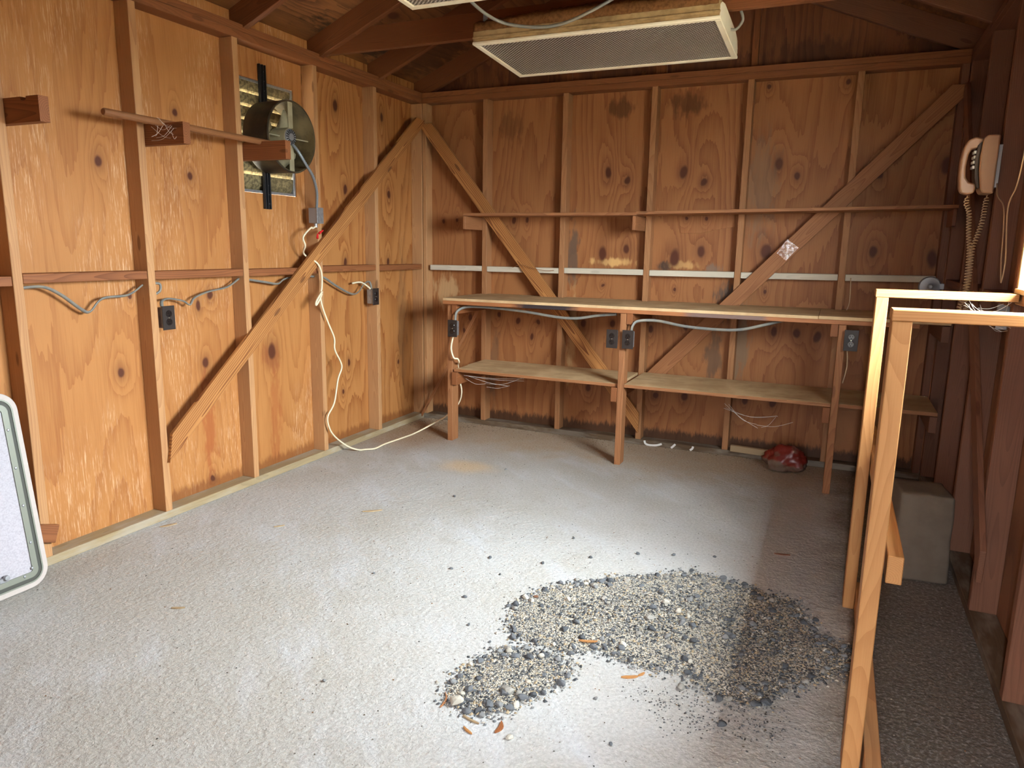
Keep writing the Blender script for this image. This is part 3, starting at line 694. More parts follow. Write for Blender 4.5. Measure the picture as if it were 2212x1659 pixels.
# ------------------------------------------------------------------ upper shelf
us = empty('wall_shelf', (2.0, -0.2, 1.5), 'thin wooden shelf of two boards spanning the back wall above the workbench', 'shelf')
hboard('shelf_board', 0.575, 1.812, -0.355, -0.115, 1.560, 1.579, M['bench'], us)
board('shelf_board', (1.808, -0.235, 1.575), (3.568, -0.235, 1.603), 0.24, 0.019, M['bench'], us)
for x in (0.574, 1.788):
    board('shelf_cleat', (x+0.0095, -0.352, 1.513), (x+0.0095, -0.002, 1.513), 0.019, 0.09, M['bench'], us)
board('shelf_cleat', (3.553, -0.352, 1.545), (3.553, -0.115, 1.545), 0.019, 0.09, M['stud_dark'], us)

# ------------------------------------------------------------------ cleats and rod on the left wall
CL = [(-3.113, 0.285, 'wooden cleat at the left picture edge, nearest of the three on the left wall'),
      (-2.5036, 0.325, 'wooden cleat on the left wall draped with cobweb, under the middle of the rod'),
      (-1.9056, 0.372, 'wooden cleat in front of the exhaust fan, carrying the far rod end')]
for y, L, lab in CL:
    n0, n1, nb = 0.2-0.017, 0.2+0.017, 1.853
    prof = [(0.002, 1.776), (L, 1.776), (L, 1.868), (n1, 1.868), (n1-0.003, nb+0.003), (0.2, nb-0.001), (n0+0.003, nb+0.003), (n0, 1.868), (0.002, 1.868)]
    prof = [(p[0]-L/2, p[1]-1.82) for p in prof]
    # long grain runs along x: build with local Z = world x
    T = basis((L/2, y+0.019, 1.82), (0, 0, 1), (0, 1, 0), (1, 0, 0))
    bm = bmesh.new(); f0 = bm.faces.new([bm.verts.new((p[1], -0.019, p[0])) for p in prof])
    ret = bmesh.ops.extrude_face_region(bm, geom=[f0])
    for v in [v for v in ret['geom'] if isinstance(v, bmesh.types.BMVert)]: v.co.y += 0.038
    bmesh.ops.recalc_face_normals(bm, faces=bm.faces)
    tag(from_bm('wall_cleat', bm, M['block_end'], None, T), lab, 'cleat', 'rod cleats on the left wall')
cz = 1.8685
rod = lathe('closet_rod', [(0, -0.48), (0.013, -0.48), (0.0158, -0.475), (0.0158, 0.475), (0.013, 0.48), (0, 0.48)], M['rod'], None,
            basis((0.2, -2.31, cz), (1, 0, 0), (0, 0, -1), (0, 1, 0)), 16)
tag(rod, 'round wooden rod lying across the cleats on the left wall', 'rod')

# ------------------------------------------------------------------ louvre vent and exhaust fan
lv = empty('louver_vent', (0, -1.612, 1.627), 'dusty metal louvre shutter set in the left wall behind the exhaust fan', 'vent')
y0, y1, z0, z1 = -1.828, -1.397, 1.627, 2.226
for a in ((y0, y0+0.016, z0, z1), (y1-0.016, y1, z0, z1)): box('frame_rail', -0.036, -0.004, a[0], a[1], a[2], a[3], M['galv'], lv)
for a in ((z0, z0+0.014), (z1-0.014, z1)): box('frame_rail', -0.035, -0.004, y0+0.016, y1-0.016, a[0], a[1], M['galv'], lv)
for a in ((y0-0.03, y0+0.014, z0-0.03, z1+0.03), (y1-0.014, y1+0.03, z0-0.03, z1+0.03), (y0+0.014, y1-0.014, z0-0.03, z0+0.012), (y0+0.014, y1-0.014, z1-0.012, z1+0.03)):
    box('light_stop_rim', -0.048, -0.0365, a[0], a[1], a[2], a[3], M['galv'], lv)  # hidden rim added behind the plywood to block daylight round the hole
ns = 8; pit = (z1-z0-0.03)/ns
prof = [(-0.040, 0.0), (-0.028, 0.014), (-0.018, 0.030), (-0.013, 0.048), (-0.012, pit+0.012), (-0.015, pit+0.012), (-0.017, 0.048), (-0.022, 0.030), (-0.032, 0.014), (-0.044, 0.0)]
vs = []; fs = []; n = len(prof)
for yy in (y0+0.002, y1-0.002): vs += [(p[0], yy, p[1]) for p in prof]
fs = [tuple(range(n)), tuple(range(2*n-1, n-1, -1))] + [(i, (i+1) % n, n+(i+1) % n, n+i) for i in range(n)]
sme = None
for k in range(ns):
    T = Matrix.Translation((0.004, 0, z0+0.012+k*pit))
    if sme is None:
        o = from_py('slat', vs, fs, M['slat'], lv, T, False); sme = o.data
    else: link('slat', sme, lv, T)

FC = Vector((0.0, -1.655, 1.925)); FR = 0.186
fan = empty('exhaust_fan', (0.03, FC.y, FC.z-0.38), 'round black drum exhaust fan mounted on straps over the louvre vent', 'fan')
TX = basis((0.03, FC.y, FC.z), (0, 1, 0), (0, 0, 1), (1, 0, 0))          # local z -> world +x
lathe('drum', [(FR, 0.0), (FR+0.004, 0.004), (FR+0.004, 0.168), (FR+0.007, 0.172), (FR+0.004, 0.178), (FR, 0.178)], M['drum_out'], fan, TX, 56)
lathe('drum_lining', [(FR-0.0006, 0.0), (FR-0.0006, 0.177), (FR-0.003, 0.177), (FR-0.003, 0.0)], M['drum_in'], fan, TX, 56, close=True)
for s in (1, -1):
    zc0, zc1 = (FC.z+FR-0.005, FC.z+0.388) if s > 0 else (FC.z-0.385, FC.z-FR+0.005)
    st = box('mounting_strap', 0.004, 0.012, -1.682, -1.624, zc0, zc1, M['black_steel'], fan)
    for yy in (-1.682, -1.660, -1.640): box('strap_rib', 0.012, 0.022, yy, yy+0.007 if yy > -1.681 else yy+0.006, zc0, zc1, M['black_steel'], st)
    for k in range(3):
        zz = zc1-0.035-k*0.05 if s > 0 else zc0+0.03+k*0.05
        lathe('strap_hole', [(0, 0.0003), (0.005, 0.0003), (0.005, 0.0)], M['galv'], st, basis((0.0125, -1.647, zz), (0, 1, 0), (0, 0, 1), (1, 0, 0)), 10)
lathe('motor', [(0, 0.055), (0.044, 0.055), (0.05, 0.062), (0.05, 0.15), (0.046, 0.160), (0.03, 0.164), (0.012, 0.168), (0, 0.168)], M['blade'], fan, TX, 28)
mo = bpy.data.objects[-1] if False else None
lathe('motor_cap', [(0, 0.1705), (0.013, 0.1705), (0.040, 0.1665), (0.044, 0.160), (0.044, 0.155)], M['galv'], fan, TX, 28)
for k in range(16):
    a = 2*math.pi*k/16
    T = TX @ Matrix.Rotation(a, 4, 'Z') @ Matrix.Translation((0.029, 0, 0.1685))
    bm = bmesh.new(); box_bm(bm, -0.010, 0.010, -0.0025, 0.0025, -0.0015, 0.0015)
    from_bm('motor_vent', bm, M['black_steel'], fan, T)
for k in range(4):
    a = math.pi/2*k + R(38)
    vs = []; fs = []
    for i in range(9):
        r = 0.03+(FR-0.045)*i/8; w = (0.045+0.05*i/8)*(1-0.25*(i == 8)); tw = 0.65-0.35*i/8
        for s in (-1, 1):
            x, y2, z = r, s*w*math.cos(tw), 0.045+s*w*math.sin(tw)*0.5
            vs.append((x*math.cos(a)-y2*math.sin(a), x*math.sin(a)+y2*math.cos(a), z))
    for i in range(8): fs.append((2*i, 2*i+2, 2*i+3, 2*i+1))
    b = from_py('blade', vs, fs, M['blade'], fan, TX, True)
    md = b.modifiers.new('thickness', 'SOLIDIFY'); md.thickness = 0.002
for k in range(2):                                                         # motor carrier strip and rods
    a = R(90)*k
    if k == 0:
        for s in (-1, 1):
            T = TX @ Matrix.Translation((0, s*(FR+0.045)/2, 0.165))
            bm = bmesh.new(); box_bm(bm, -0.018, 0.018, -(FR-0.047)/2, (FR-0.047)/2, -0.002, 0.002); from_bm('motor_strut', bm, M['blade'], fan, T)
    else:
        for s in (-1, 1):
            T = TX @ Matrix.Translation((s*(FR+0.05)/2, 0, 0.13))
            bm = bmesh.new(); box_bm(bm, -(FR-0.05)/2, (FR-0.05)/2, -0.003, 0.003, -0.003, 0.003); from_bm('motor_strut', bm, M['blade'], fan, T)
cd = smooth_path([(0.20, -1.648, 1.885), (0.225, -1.635, 1.85), (0.235, -1.59, 1.79), (0.21, -1.50, 1.73), (0.165, -1.415, 1.66), (0.125, -1.365, 1.60), (0.108, -1.350, 1.562)], 12)
vs, fs = sweep(cd, 0.009, None, 10)
for i in range(len(cd)):
    if i % 2:
        for k in range(10):
            v = vs[i*10+k]; vs[i*10+k] = cd[i] + (v-cd[i])*0.82
tag(from_py('flexible_conduit', vs, fs, M['conduit'], None, None, True), 'grey flexible metal conduit curving from the fan motor to the junction box', 'conduit')
jb = empty('junction_box', (0.09, -1.35, 1.47), 'small grey metal junction box on the left wall below the fan', 'junction box')
box('box_body', 0.068, 0.132, -1.378, -1.324, 1.472, 1.562, M['grey_metal'], jb, 0.003)
box('cover_plate', 0.132, 0.1355, -1.381, -1.321, 1.470, 1.564, M['galv'], jb, 0.001)
for zz in (1.482, 1.552):
    lathe('screw', [(0, 0.0022), (0.003, 0.0018), (0.0035, 0)], M['brass'], jb, basis((0.1355, -1.351, zz), (0, 1, 0), (0, 0, 1), (1, 0, 0)), 8)
lathe('connector', [(0, -0.024), (0.011, -0.024), (0.011, 0.0), (0, 0.0)], M['galv'], jb, Matrix.Translation((0.1, -1.352, 1.472)), 12)
for p0, p1, lab in (((0.135, -1.368, 1.412), (0.142, -1.337, 1.432), 'red twist-on wire connector, upper right of the pair below the junction box'), ((0.125, -1.372, 1.382), (0.120, -1.362, 1.412), 'red twist-on wire connector, lower left of the pair below the junction box')):
    p0, p1 = Vector(p0), Vector(p1); q = (p0-p1).to_track_quat('Z', 'Y').to_matrix().to_4x4(); q.translation = p1
    L = (p1-p0).length
    tag(lathe('wire_connector', [(0, 0), (0.004, 0.001), (0.007, L*0.6), (0.0078, L), (0, L)], M['red'], None, q, 12), lab, 'wire connector', 'red wire connectors under the junction box')

# ------------------------------------------------------------------ outlets
def outlet(label, c, facing, box_depth=0.045, boxmat='galv', off=0.0):
    c = Vector(c)
    T = basis(c, (1, 0, 0), (0, -1, 0), (0, 0, 1)) if facing == '-y' else basis(c, (0, 1, 0), (1, 0, 0), (0, 0, 1))
    if facing == '+x': T = basis(c, (0, -1, 0), (1, 0, 0), (0, 0, 1))
    o = empty('power_outlet', c, label, 'outlet', 'brown duplex outlets', M=T)
    def bx(n, x0, x1, y0, y1, z0, z1, m, p, bev=0.001, seg=1): return box(n, x0, x1, y0, y1, z0, z1, m, p, bev, T, seg)
    bx('metal_box', -0.026+off, 0.026+off, -box_depth, -0.001, -0.05, 0.05, M[boxmat], o, 0.006, 2)
    pl = bx('cover_plate', -0.035, 0.035, 0.0, 0.005, -0.057, 0.057, M['outlet'], o, 0.002)
    for s in (1, -1):
        rc = lathe('receptacle', [(0, 0.0085), (0.0150, 0.0085), (0.0165, 0.007), (0.0165, 0.004)], M['outlet_face'], o,
                   T @ Matrix.Translation((0, 0, s*0.0195)) @ Matrix.Rotation(R(-90), 4, 'X') , 20)
        for dx, hh in ((-0.0062, 0.0042), (0.0062, 0.0034)):
            box('slot', dx-0.0011, dx+0.0011, 0.0080, 0.0092, s*0.0195+0.001-hh+0.003, s*0.0195+0.001+hh+0.003, M['slot'], rc, 0, T)
        box('slot', -0.002, 0.002, 0.0080, 0.0092, s*0.0195-0.0105, s*0.0195-0.006, M['slot'], rc, 0, T)
    lathe('screw', [(0, 0.0068), (0.003, 0.0064), (0.0036, 0.005)], M['brass'], o, T @ Matrix.Rotation(R(-90), 4, 'X'), 10)
    return o
outlet('brown duplex outlet beside a stud on the left wall, nearest the camera', (0.110, -2.468, 0.992), '+x')
outlet('brown duplex outlet on the left wall stud nearest the corner, with rounded grey box', (0.100, -0.742, 0.998), '+x', 0.055)
outlet('brown duplex outlet on the left front leg of the workbench', (0.663, -0.662, 0.803), '-y', 0.045)
outlet('brown duplex outlet left of the middle workbench leg', (1.777, -0.662, 0.806), '-y', 0.045)
outlet('brown duplex outlet right of the middle workbench leg', (1.877, -0.664, 0.808), '-y', 0.045, off=0.004)
outlet('cobwebbed brown duplex outlet on the right workbench leg in shadow', (3.106, -0.664, 0.884), '-y', 0.045, off=0.002)
gb = empty('junction_box', (3.60, -1.60, 1.09), 'grey metal junction box on the right wall behind the near rail', 'junction box')
box('box_body', 3.585, 3.655, -1.66, -1.59, 1.075, 1.17, M['grey_metal'], gb, 0.012, seg=2)
box('cover_plate', 3.578, 3.636, -1.664, -1.660, 1.07, 1.165, M['grey_metal'], gb, 0.001)

# ------------------------------------------------------------------ cables
tag(cable('power_cable', [(0.045, -3.108, 1.157), (0.05, -3.016, 1.159), (0.05, -2.942, 1.123), (0.045, -2.856, 1.057), (0.045, -2.815, 1.044), (0.05, -2.755, 1.097), (0.05, -2.627, 1.106), (0.05, -2.548, 1.148)], 0.008, M['romex_grey'], rv=0.0045),
    'grey cable sagging between the two nearest studs on the left wall', 'cable')
tag(cable('power_cable', [(0.06, -2.500, 1.154), (0.065, -2.465, 1.151), (0.065, -2.466, 1.118), (0.06, -2.498, 1.10)], 0.006, M['romex_grey']),
    'short grey cable loop poking from the stud above the near outlet', 'cable')
tag(cable('power_cable', [(0.075, -2.470, 1.045), (0.06, -2.455, 1.069), (0.05, -2.405, 1.077), (0.05, -2.324, 1.061), (0.05, -2.283, 1.04), (0.05, -2.251, 1.073), (0.05, -2.16, 1.099), (0.05, -2.033, 1.117), (0.05, -1.948, 1.158)], 0.008, M['romex_grey'], rv=0.0045),
    'grey cable running from the near outlet along the second bay of the left wall', 'cable')
tag(cable('power_cable', [(0.05, -1.905, 1.155), (0.05, -1.74, 1.131), (0.05, -1.646, 1.119), (0.05, -1.587, 1.144), (0.05, -1.443, 1.160), (0.05, -1.325, 1.150)], 0.008, M['romex_grey'], rv=0.0045),
    'grey cable passing behind the diagonal brace below the fan', 'cable')
tag(cable('power_cable', [(0.05, -1.280, 1.148), (0.05, -1.227, 1.141), (0.05, -1.09, 1.077), (0.05, -0.943, 1.024), (0.05, -0.865, 1.036), (0.055, -0.81, 1.087), (0.06, -0.755, 1.098), (0.07, -0.745, 1.050)], 0.008, M['romex_grey'], rv=0.0045),
    'grey cable dipping to the outlet nearest the corner', 'cable')
tag(cable('power_cable', [(0.05, -0.935, 1.095), (0.05, -0.847, 1.099), (0.06, -0.80, 1.08), (0.07, -0.760, 1.052)], 0.006, M['romex_white']),
    'short white cable stub above the outlet nearest the corner', 'cable')
tag(cable('power_cable', [(0.100, -1.356, 1.452), (0.105, -1.387, 1.442), (0.115, -1.421, 1.441), (0.12, -1.494, 1.388), (0.12, -1.480, 1.340), (0.075, -1.445, 1.300), (0.075, -1.41, 1.27), (0.12, -1.375, 1.235), (0.125, -1.345, 1.175), (0.12, -1.34, 1.09), (0.12, -1.356, 1.034), (0.12, -1.338, 0.962),
           (0.12, -1.285, 0.857), (0.12, -1.234, 0.764), (0.12, -1.232, 0.689), (0.12, -1.179, 0.607), (0.12, -1.167, 0.56), (0.12, -1.209, 0.49), (0.12, -1.253, 0.346), (0.12, -1.323, 0.268), (0.12, -1.31, 0.19), (0.125, -1.26, 0.12), (0.15, -1.17, 0.04), (0.20, -1.12, 0.008),
           (0.238, -1.088, 0.008), (0.28, -1.042, 0.008), (0.275, -0.916, 0.008), (0.295, -0.723, 0.008), (0.31, -0.56, 0.012), (0.44, -0.45, 0.095), (0.503, -0.45, 0.138), (0.594, -0.45, 0.234), (0.637, -0.48, 0.330), (0.629, -0.50, 0.43), (0.629, -0.52, 0.53), (0.680, -0.60, 0.565), (0.682, -0.625, 0.592), (0.660, -0.64, 0.60), (0.640, -0.64, 0.663), (0.650, -0.635, 0.735), (0.660, -0.635, 0.77)], 0.0068, M['romex_white'], rv=0.0055, n=5),
    'long cream cable from the junction box down over the floor to the workbench', 'cable')
tag(cable('cable_tail', [(0.13, -1.350, 1.060), (0.14, -1.376, 1.053), (0.14, -1.420, 1.008), (0.14, -1.422, 0.985), (0.14, -1.385, 1.022), (0.132, -1.356, 1.05)], 0.006, M['romex_white']),
    'small cream cable loop hanging below the diagonal brace', 'cable')
tag(cable('power_cable', [(0.672, -0.640, 0.855), (0.674, -0.62, 0.914), (0.733, -0.58, 0.946), (0.908, -0.57, 0.948), (1.144, -0.57, 0.935), (1.372, -0.57, 0.911), (1.514, -0.57, 0.91), (1.651, -0.57, 0.935), (1.775, -0.575, 0.950)], 0.009, M['romex_grey'], rv=0.0045),
    'grey cable under the workbench top between left and middle legs', 'cable')
tag(cable('power_cable', [(1.890, -0.640, 0.850), (1.898, -0.645, 0.89), (1.925, -0.62, 0.920), (2.033, -0.58, 0.924), (2.202, -0.58, 0.9), (2.391, -0.58, 0.892), (2.522, -0.58, 0.9), (2.647, -0.58, 0.934), (2.76, -0.56, 0.968)], 0.009, M['romex_grey'], rv=0.0045),
    'grey cable under the workbench top between middle and right legs', 'cable')
tag(cable('thin_wire', [(3.083, -0.10, 1.20), (3.088, -0.12, 1.064), (3.077, -0.12, 1.006)], 0.003, M['cord']), 'thin pale wire hanging onto the right end of the workbench', 'wire')
tag(cable('thin_wire', [(3.092, -0.63, 0.833), (3.10, -0.61, 0.737), (3.087, -0.60, 0.637)], 0.0035, M['cord']), 'thin pale wire dangling from the right workbench outlet', 'wire')
tag(cable('copper_wire', [(0.86, -0.128, 1.205), (0.93, -0.135, 1.226), (1.02, -0.135, 1.205), (1.11, -0.13, 1.19), (1.17, -0.10, 1.192)], 0.0018, M['rod']), 'thin brown wire scrap hooked across the left diagonal brace of the back wall', 'wire')

# ------------------------------------------------------------------ ceiling lights
def fixture(label, c, tilt, W=1.215, L=0.605, dust=True):
    """c = centre of the underside; W along x, L along y; tilt about x (near edge up)"""
    T = Matrix.Translation(c) @ Matrix.Rotation(tilt, 4, 'X')
    o = empty('ceiling_light', c, label, 'light fixture', 'unlit ceiling troffers', M=T)
    w, l = W/2, L/2
    # open housing: sloping sides and top
    prof = [(w-0.004, 0.012), (w-0.004, 0.05), (w-0.02, 0.085)]
    bm = bmesh.new()
    for (x0, x1, y0, y1, z0, z1) in ((-w+.004, w-.004, -l+.004, -l+.007, .014, .085), (-w+.004, w-.004, l-.007, l-.004, .014, .085), (-w+.004, w-.004, -l+.007, l-.007, .082, .085)):
        box_bm(bm, x0, x1, y0, y1, z0, z1)
    from_bm('housing', bm, M['fixture_dirty'], o, T)
    for s in (-1, 1):
        prof = [(-l+.004, .014), (l-.004, .014), (l-.004, .05), (l-.05, .085), (l-.12, .1), (-l+.12, .1), (-l+.05, .085), (-l+.004, .06)]
        extrude_poly('end_plate', prof, 'x', s*(w-.007), s*(w-.003), M['fixture_dirty'] if s < 0 else M['cream'], o, M=T)
    for (x0, x1, y0, y1) in ((-w, w, -l, -l+.028), (-w, w, l-.028, l), (-w, -w+.028, -l+.028, l-.028), (w-.028, w, -l+.028, l-.028)):
        box('door_frame', x0, x1, y0, y1, 0.0, 0.014, M['cream'], o, 0.003, T)
    for s in (-1, 1): box('side_rib', -w+.002, w-.002, s*(l-.004), s*(l+.002), 0.026, 0.036, M['fixture_dirty'], o, 0.002, T)
    box('lens', -w+.028, w-.028, -l+.028, l-.028, 0.006, 0.010, M['lens'], o, 0, T)
    for sx in (-1, 1):
        for sy in (-1, 1):
            h = empty  # bracket: small folded strap up to the beam
            b = box('hanger', sx*(w-.06)-.012, sx*(w-.06)+.012, sy*(l-.02)-.0015, sy*(l-.02)+.0015, .06, .15, M['galv'], o, 0.0005, T)
            box('hanger_flange', sx*(w-.06)-.012, sx*(w-.06)+.012, sy*(l-.02)+(-.03 if sy > 0 else 0), sy*(l-.02)+(0 if sy > 0 else .03), .148, .151, M['galv'], b, 0.0005, T)
    if dust:
        rng = random.Random(5); n = 90; vs = []; fs = []
        for i in range(n+1):
            x = -w+.01+(W-.02)*i/n; hh = .018+.022*math.sin(math.pi*i/n)+rng.uniform(-.004, .004)
            for (yy, zz) in ((-l-.006+rng.uniform(-.003, .003), .06), (-l-.006+rng.uniform(-.004, .004), .086+hh*.4), (-l+.012+rng.uniform(-.004, .004), .088+hh), (-l+.06, .088+hh*.6), (-l+.09, .08)): vs.append((x, yy, zz))
        for i in range(n):
            for k in range(4): a = i*5+k; fs.append((a, a+1, a+6, a+5))
        d = from_py('dust_layer', vs, fs, M['fuzz'], o, T, True); d['kind'] = 'stuff'
        md = d.modifiers.new('thickness', 'SOLIDIFY'); md.thickness = 0.004
    return o
fixture('unlit cream ceiling light with prismatic lens, fully in view under the tie beam', Vector((1.832, -1.185, 2.330)), -0.05)
fixture('unlit cream ceiling light cut off by the top picture edge', Vector((1.892, -2.452, 2.330)), -0.05)
tag(cable('power_cable', [(1.50, -2.10, 2.40), (1.46, -1.95, 2.385), (1.53, -1.83, 2.335), (1.66, -1.76, 2.315), (1.80, -1.74, 2.32), (1.95, -1.74, 2.365), (2.10, -1.74, 2.43), (2.2, -1.72, 2.50)], 0.007, M['romex_grey']), 'grey cable drooping between the two ceiling lights', 'cable')
tag(cable('power_cable', [(2.425, -1.15, 2.39), (2.46, -1.15, 2.385), (2.49, -1.16, 2.42), (2.48, -1.17, 2.46)], 0.007, M['romex_grey']), 'short grey cable at the right end of the ceiling light', 'cable')

# ------------------------------------------------------------------ telephone
ph = empty('wall_telephone', (3.57, -1.32, 1.59), 'beige wall telephone with handset on the hook, on the right wall', 'telephone')
extrude_poly('mount_plate', [(3.570, 1.62), (3.570, 1.79), (3.556, 1.79), (3.556, 1.62)], 'y', -1.368, -1.272, M['grey_metal'], ph, 0.002)
extrude_poly('body', [(3.556, 1.828), (3.512, 1.828), (3.500, 1.815), (3.494, 1.75), (3.497, 1.69), (3.508, 1.615), (3.518, 1.598), (3.556, 1.596)], 'y', -1.375, -1.265, M['phone'], ph, 0.006, seg=2)
extrude_poly('faceplate', [(3.497, 1.805), (3.484, 1.79), (3.480, 1.73), (3.486, 1.66), (3.498, 1.62), (3.506, 1.62), (3.495, 1.69), (3.492, 1.75)], 'y', -1.358, -1.282, M['phone_dark'], ph, 0.001)
for r in range(4):
    for c in range(3):
        z = 1.765-r*0.020
        box('key', 3.474, 3.484, -1.347+c*0.020, -1.334+c*0.020, z-0.006, z+0.006, M['phone_key'], ph, 0.0015)
hs = []
prof = [(3.505, 1.818), (3.475, 1.826), (3.452, 1.815), (3.438, 1.785), (3.431, 1.735), (3.432, 1.675), (3.438, 1.62), (3.446, 1.602), (3.468, 1.594), (3.492, 1.602), (3.497, 1.622), (3.492, 1.640), (3.470, 1.645), (3.456, 1.665), (3.452, 1.705), (3.456, 1.755), (3.466, 1.777), (3.488, 1.782), (3.500, 1.790)]
extrude_poly('handset', prof, 'y', -1.345, -1.295, M['phone'], ph, 0.007, seg=3)
def coil(name, pts, rc, rw, turns, label, flare=None):
    P = smooth_path(pts, 24); L = [0]
    for i in range(1, len(P)): L.append(L[-1]+(P[i]-P[i-1]).length)
    tot = L[-1]; N = turns*10; out = []
    t0 = (P[1]-P[0]).normalized(); nrm = t0.orthogonal().normalized(); j = 0
    for k in range(N+1):
        s = tot*k/N
        while j < len(L)-2 and L[j+1] < s: j += 1
        f = (s-L[j])/max(L[j+1]-L[j], 1e-9); p = P[j].lerp(P[j+1], f); t = (P[j+1]-P[j]).normalized()
        nrm = (nrm-t*nrm.dot(t)).normalized(); b = t.cross(nrm); a = 2*math.pi*turns*k/N
        e = min(1, k/15, (N-k)/15)
        out.append(p+(nrm*math.cos(a)+b*math.sin(a))*rc*e)
    vs, fs = sweep(out, rw, None, 5)
    return tag(from_py(name, vs, fs, M['cord'], None, None, True), label, 'phone cord')
coil('handset_cord', [(3.475, -1.32, 1.592), (3.472, -1.33, 1.56), (3.485, -1.34, 1.52), (3.492, -1.345, 1.44), (3.503, -1.35, 1.36), (3.506, -1.355, 1.25), (3.506, -1.36, 1.175), (3.517, -1.36, 1.12), (3.504, -1.36, 1.10), (3.491, -1.36, 1.125), (3.503, -1.365, 1.17), (3.512, -1.365, 1.24), (3.511, -1.365, 1.37), (3.521, -1.36, 1.42), (3.535, -1.35, 1.49), (3.540, -1.33, 1.55), (3.545, -1.32, 1.594)], 0.0085, 0.0022, 84,
     'coiled beige handset cord hanging in a long loop below the telephone')
tag(cable('phone_line', [(3.565, -1.372, 1.635), (3.56, -1.46, 1.58), (3.56, -1.60, 1.535), (3.56, -1.658, 1.455), (3.56, -1.70, 1.335), (3.56, -1.745, 1.258), (3.56, -1.765, 1.262), (3.56, -1.775, 1.336), (3.56, -1.69, 1.52), (3.56, -1.79, 1.593), (3.56, -1.837, 1.693), (3.56, -1.84, 1.80)], 0.0025, M['cord']),
    'thin beige telephone line looping beside the window', 'wire')

# ------------------------------------------------------------------ unfinished bench frame on the right
bf = empty('bench_frame', (3.16, -2.5, 0), 'bare pine bench frame of two posts and rails fixed below the window', 'frame')
board('post', (3.160, -2.010, 0.0), (3.160, -2.010, 1.196), 0.040, 0.085, M['new'], bf, up=(0, -1, 0))
board('post', (3.153, -3.010, 0.0), (3.153, -3.010, 1.196), 0.042, 0.085, M['new'], bf, up=(0, -1, 0))
board('top_rail', (3.137, -2.010, 1.209), (3.566, -2.010, 1.209), 0.088, 0.026, M['new'], bf)
board('top_rail', (3.130, -3.010, 1.209), (3.566, -3.010, 1.209), 0.088, 0.026, M['new'], bf)
board('side_rail', (3.200, -1.55, 0.585), (3.200, -3.045, 0.585), 0.036, 0.072, M['new'], bf)
board('floor_rail', (3.200, -1.99, 0.044), (3.200, -3.30, 0.044), 0.038, 0.088, M['stud'], bf)

# ------------------------------------------------------------------ concrete block, bag, plank, lath, tape, reel
bm = bmesh.new(); box_bm(bm, -0.11, 0.11, -0.12, 0.12, 0, 0.375)
bmesh.ops.subdivide_edges(bm, edges=list(bm.edges), cuts=3, use_grid_fill=True)
rng = random.Random(3)
for v in bm.verts:
    v.co += Vector((rng.uniform(-1, 1), rng.uniform(-1, 1), rng.uniform(-1, 0.6) if v.co.z > 0.01 else 0))*0.004
    v.co.x *= 1-0.10*(v.co.z/0.375); v.co.y *= 1-0.08*(v.co.z/0.375)
b = from_bm('concrete_block', bm, M['concrete'], None, Matrix.Translation((3.42, -1.55, 0)) @ Matrix.Rotation(R(6), 4, 'Z'), True)
md = b.modifiers.new('soften', 'BEVEL'); md.width = 0.012; md.segments = 2; md.limit_method = 'ANGLE'; md.angle_limit = R(40)
tag(b, 'upright grey concrete block on the floor under the window wall', 'block')

bm = bmesh.new(); bmesh.ops.create_icosphere(bm, subdivisions=4, radius=1.0)
for v in bm.verts:
    p = v.co.copy(); n1 = mn.noise(p*1.6+Vector((3, 1, 7))); n2 = abs(mn.noise(p*4.2+Vector((9, 2, 1)))); n3 = abs(mn.noise(p*9.0))
    s = 1+0.28*n1-0.22*n2-0.10*n3
    x, y, z = p.x*0.135*s, p.y*0.075*s, p.z*0.10*s
    if z > 0.03: x *= 1-0.9*(z-0.03); y *= 1-4.5*(z-0.03)
    if p.z > 0.5: x += 0.03*(p.z-0.5)
    v.co = (x, y, max(z+0.075, 0.004+0.002*n3))
bg = from_bm('plastic_bag', bm, M['bag'], None, Matrix.Translation((2.815, -0.285, 0)) @ Matrix.Rotation(R(-8), 4, 'Z'), True)
tag(bg, 'crumpled red and clear plastic bag on the floor under the workbench', 'bag')

tag(board('loose_plank', (2.462, -0.108, 0.062), (2.86, -0.125, 0.056), 0.03, 0.042, M['pale']), 'short pale plank standing on the back sill beside the plastic bag', 'plank')
tag(board('wood_lath', (0.085, -0.122, 0.02), (0.585, -0.122, 0.885), 0.008, 0.022, M['bench']), 'thin wooden lath leaning up behind the left workbench leg', 'lath')
tag(from_py('tape_patch', [(2.652, -D-0.0225, 1.339), (2.704, -D-0.0225, 1.427), (2.775, -D-0.0225, 1.375), (2.707, -D-0.0225, 1.295),
     (2.652, -D-0.0215, 1.339), (2.704, -D-0.0215, 1.427), (2.775, -D-0.0215, 1.375), (2.707, -D-0.0215, 1.295)], [(0, 1, 2, 3), (7, 6, 5, 4), (0, 4, 5, 1), (1, 5, 6, 2), (2, 6, 7, 3), (3, 7, 4, 0)], M['tape']),
    'shiny clear tape patch on the right diagonal brace of the back wall', 'tape')
rl = empty('tape_reel', (3.52, -0.14, 1.17), 'round grey reel hanging at the right end of the back wall', 'reel')
lathe('reel_body', [(0, 0.012), (0.012, 0.016), (0.02, 0.012), (0.052, 0.010), (0.058, 0.004), (0.058, -0.01), (0, -0.012)], M['grey_metal'], rl, basis((3.50, -0.118, 1.165), (1, 0, 0), (0, 0, 1), (0, -1, 0)), 28)
box('reel_arm', 3.54, 3.60, -0.128, -0.112, 1.15, 1.185, M['grey_metal'], rl, 0.004)

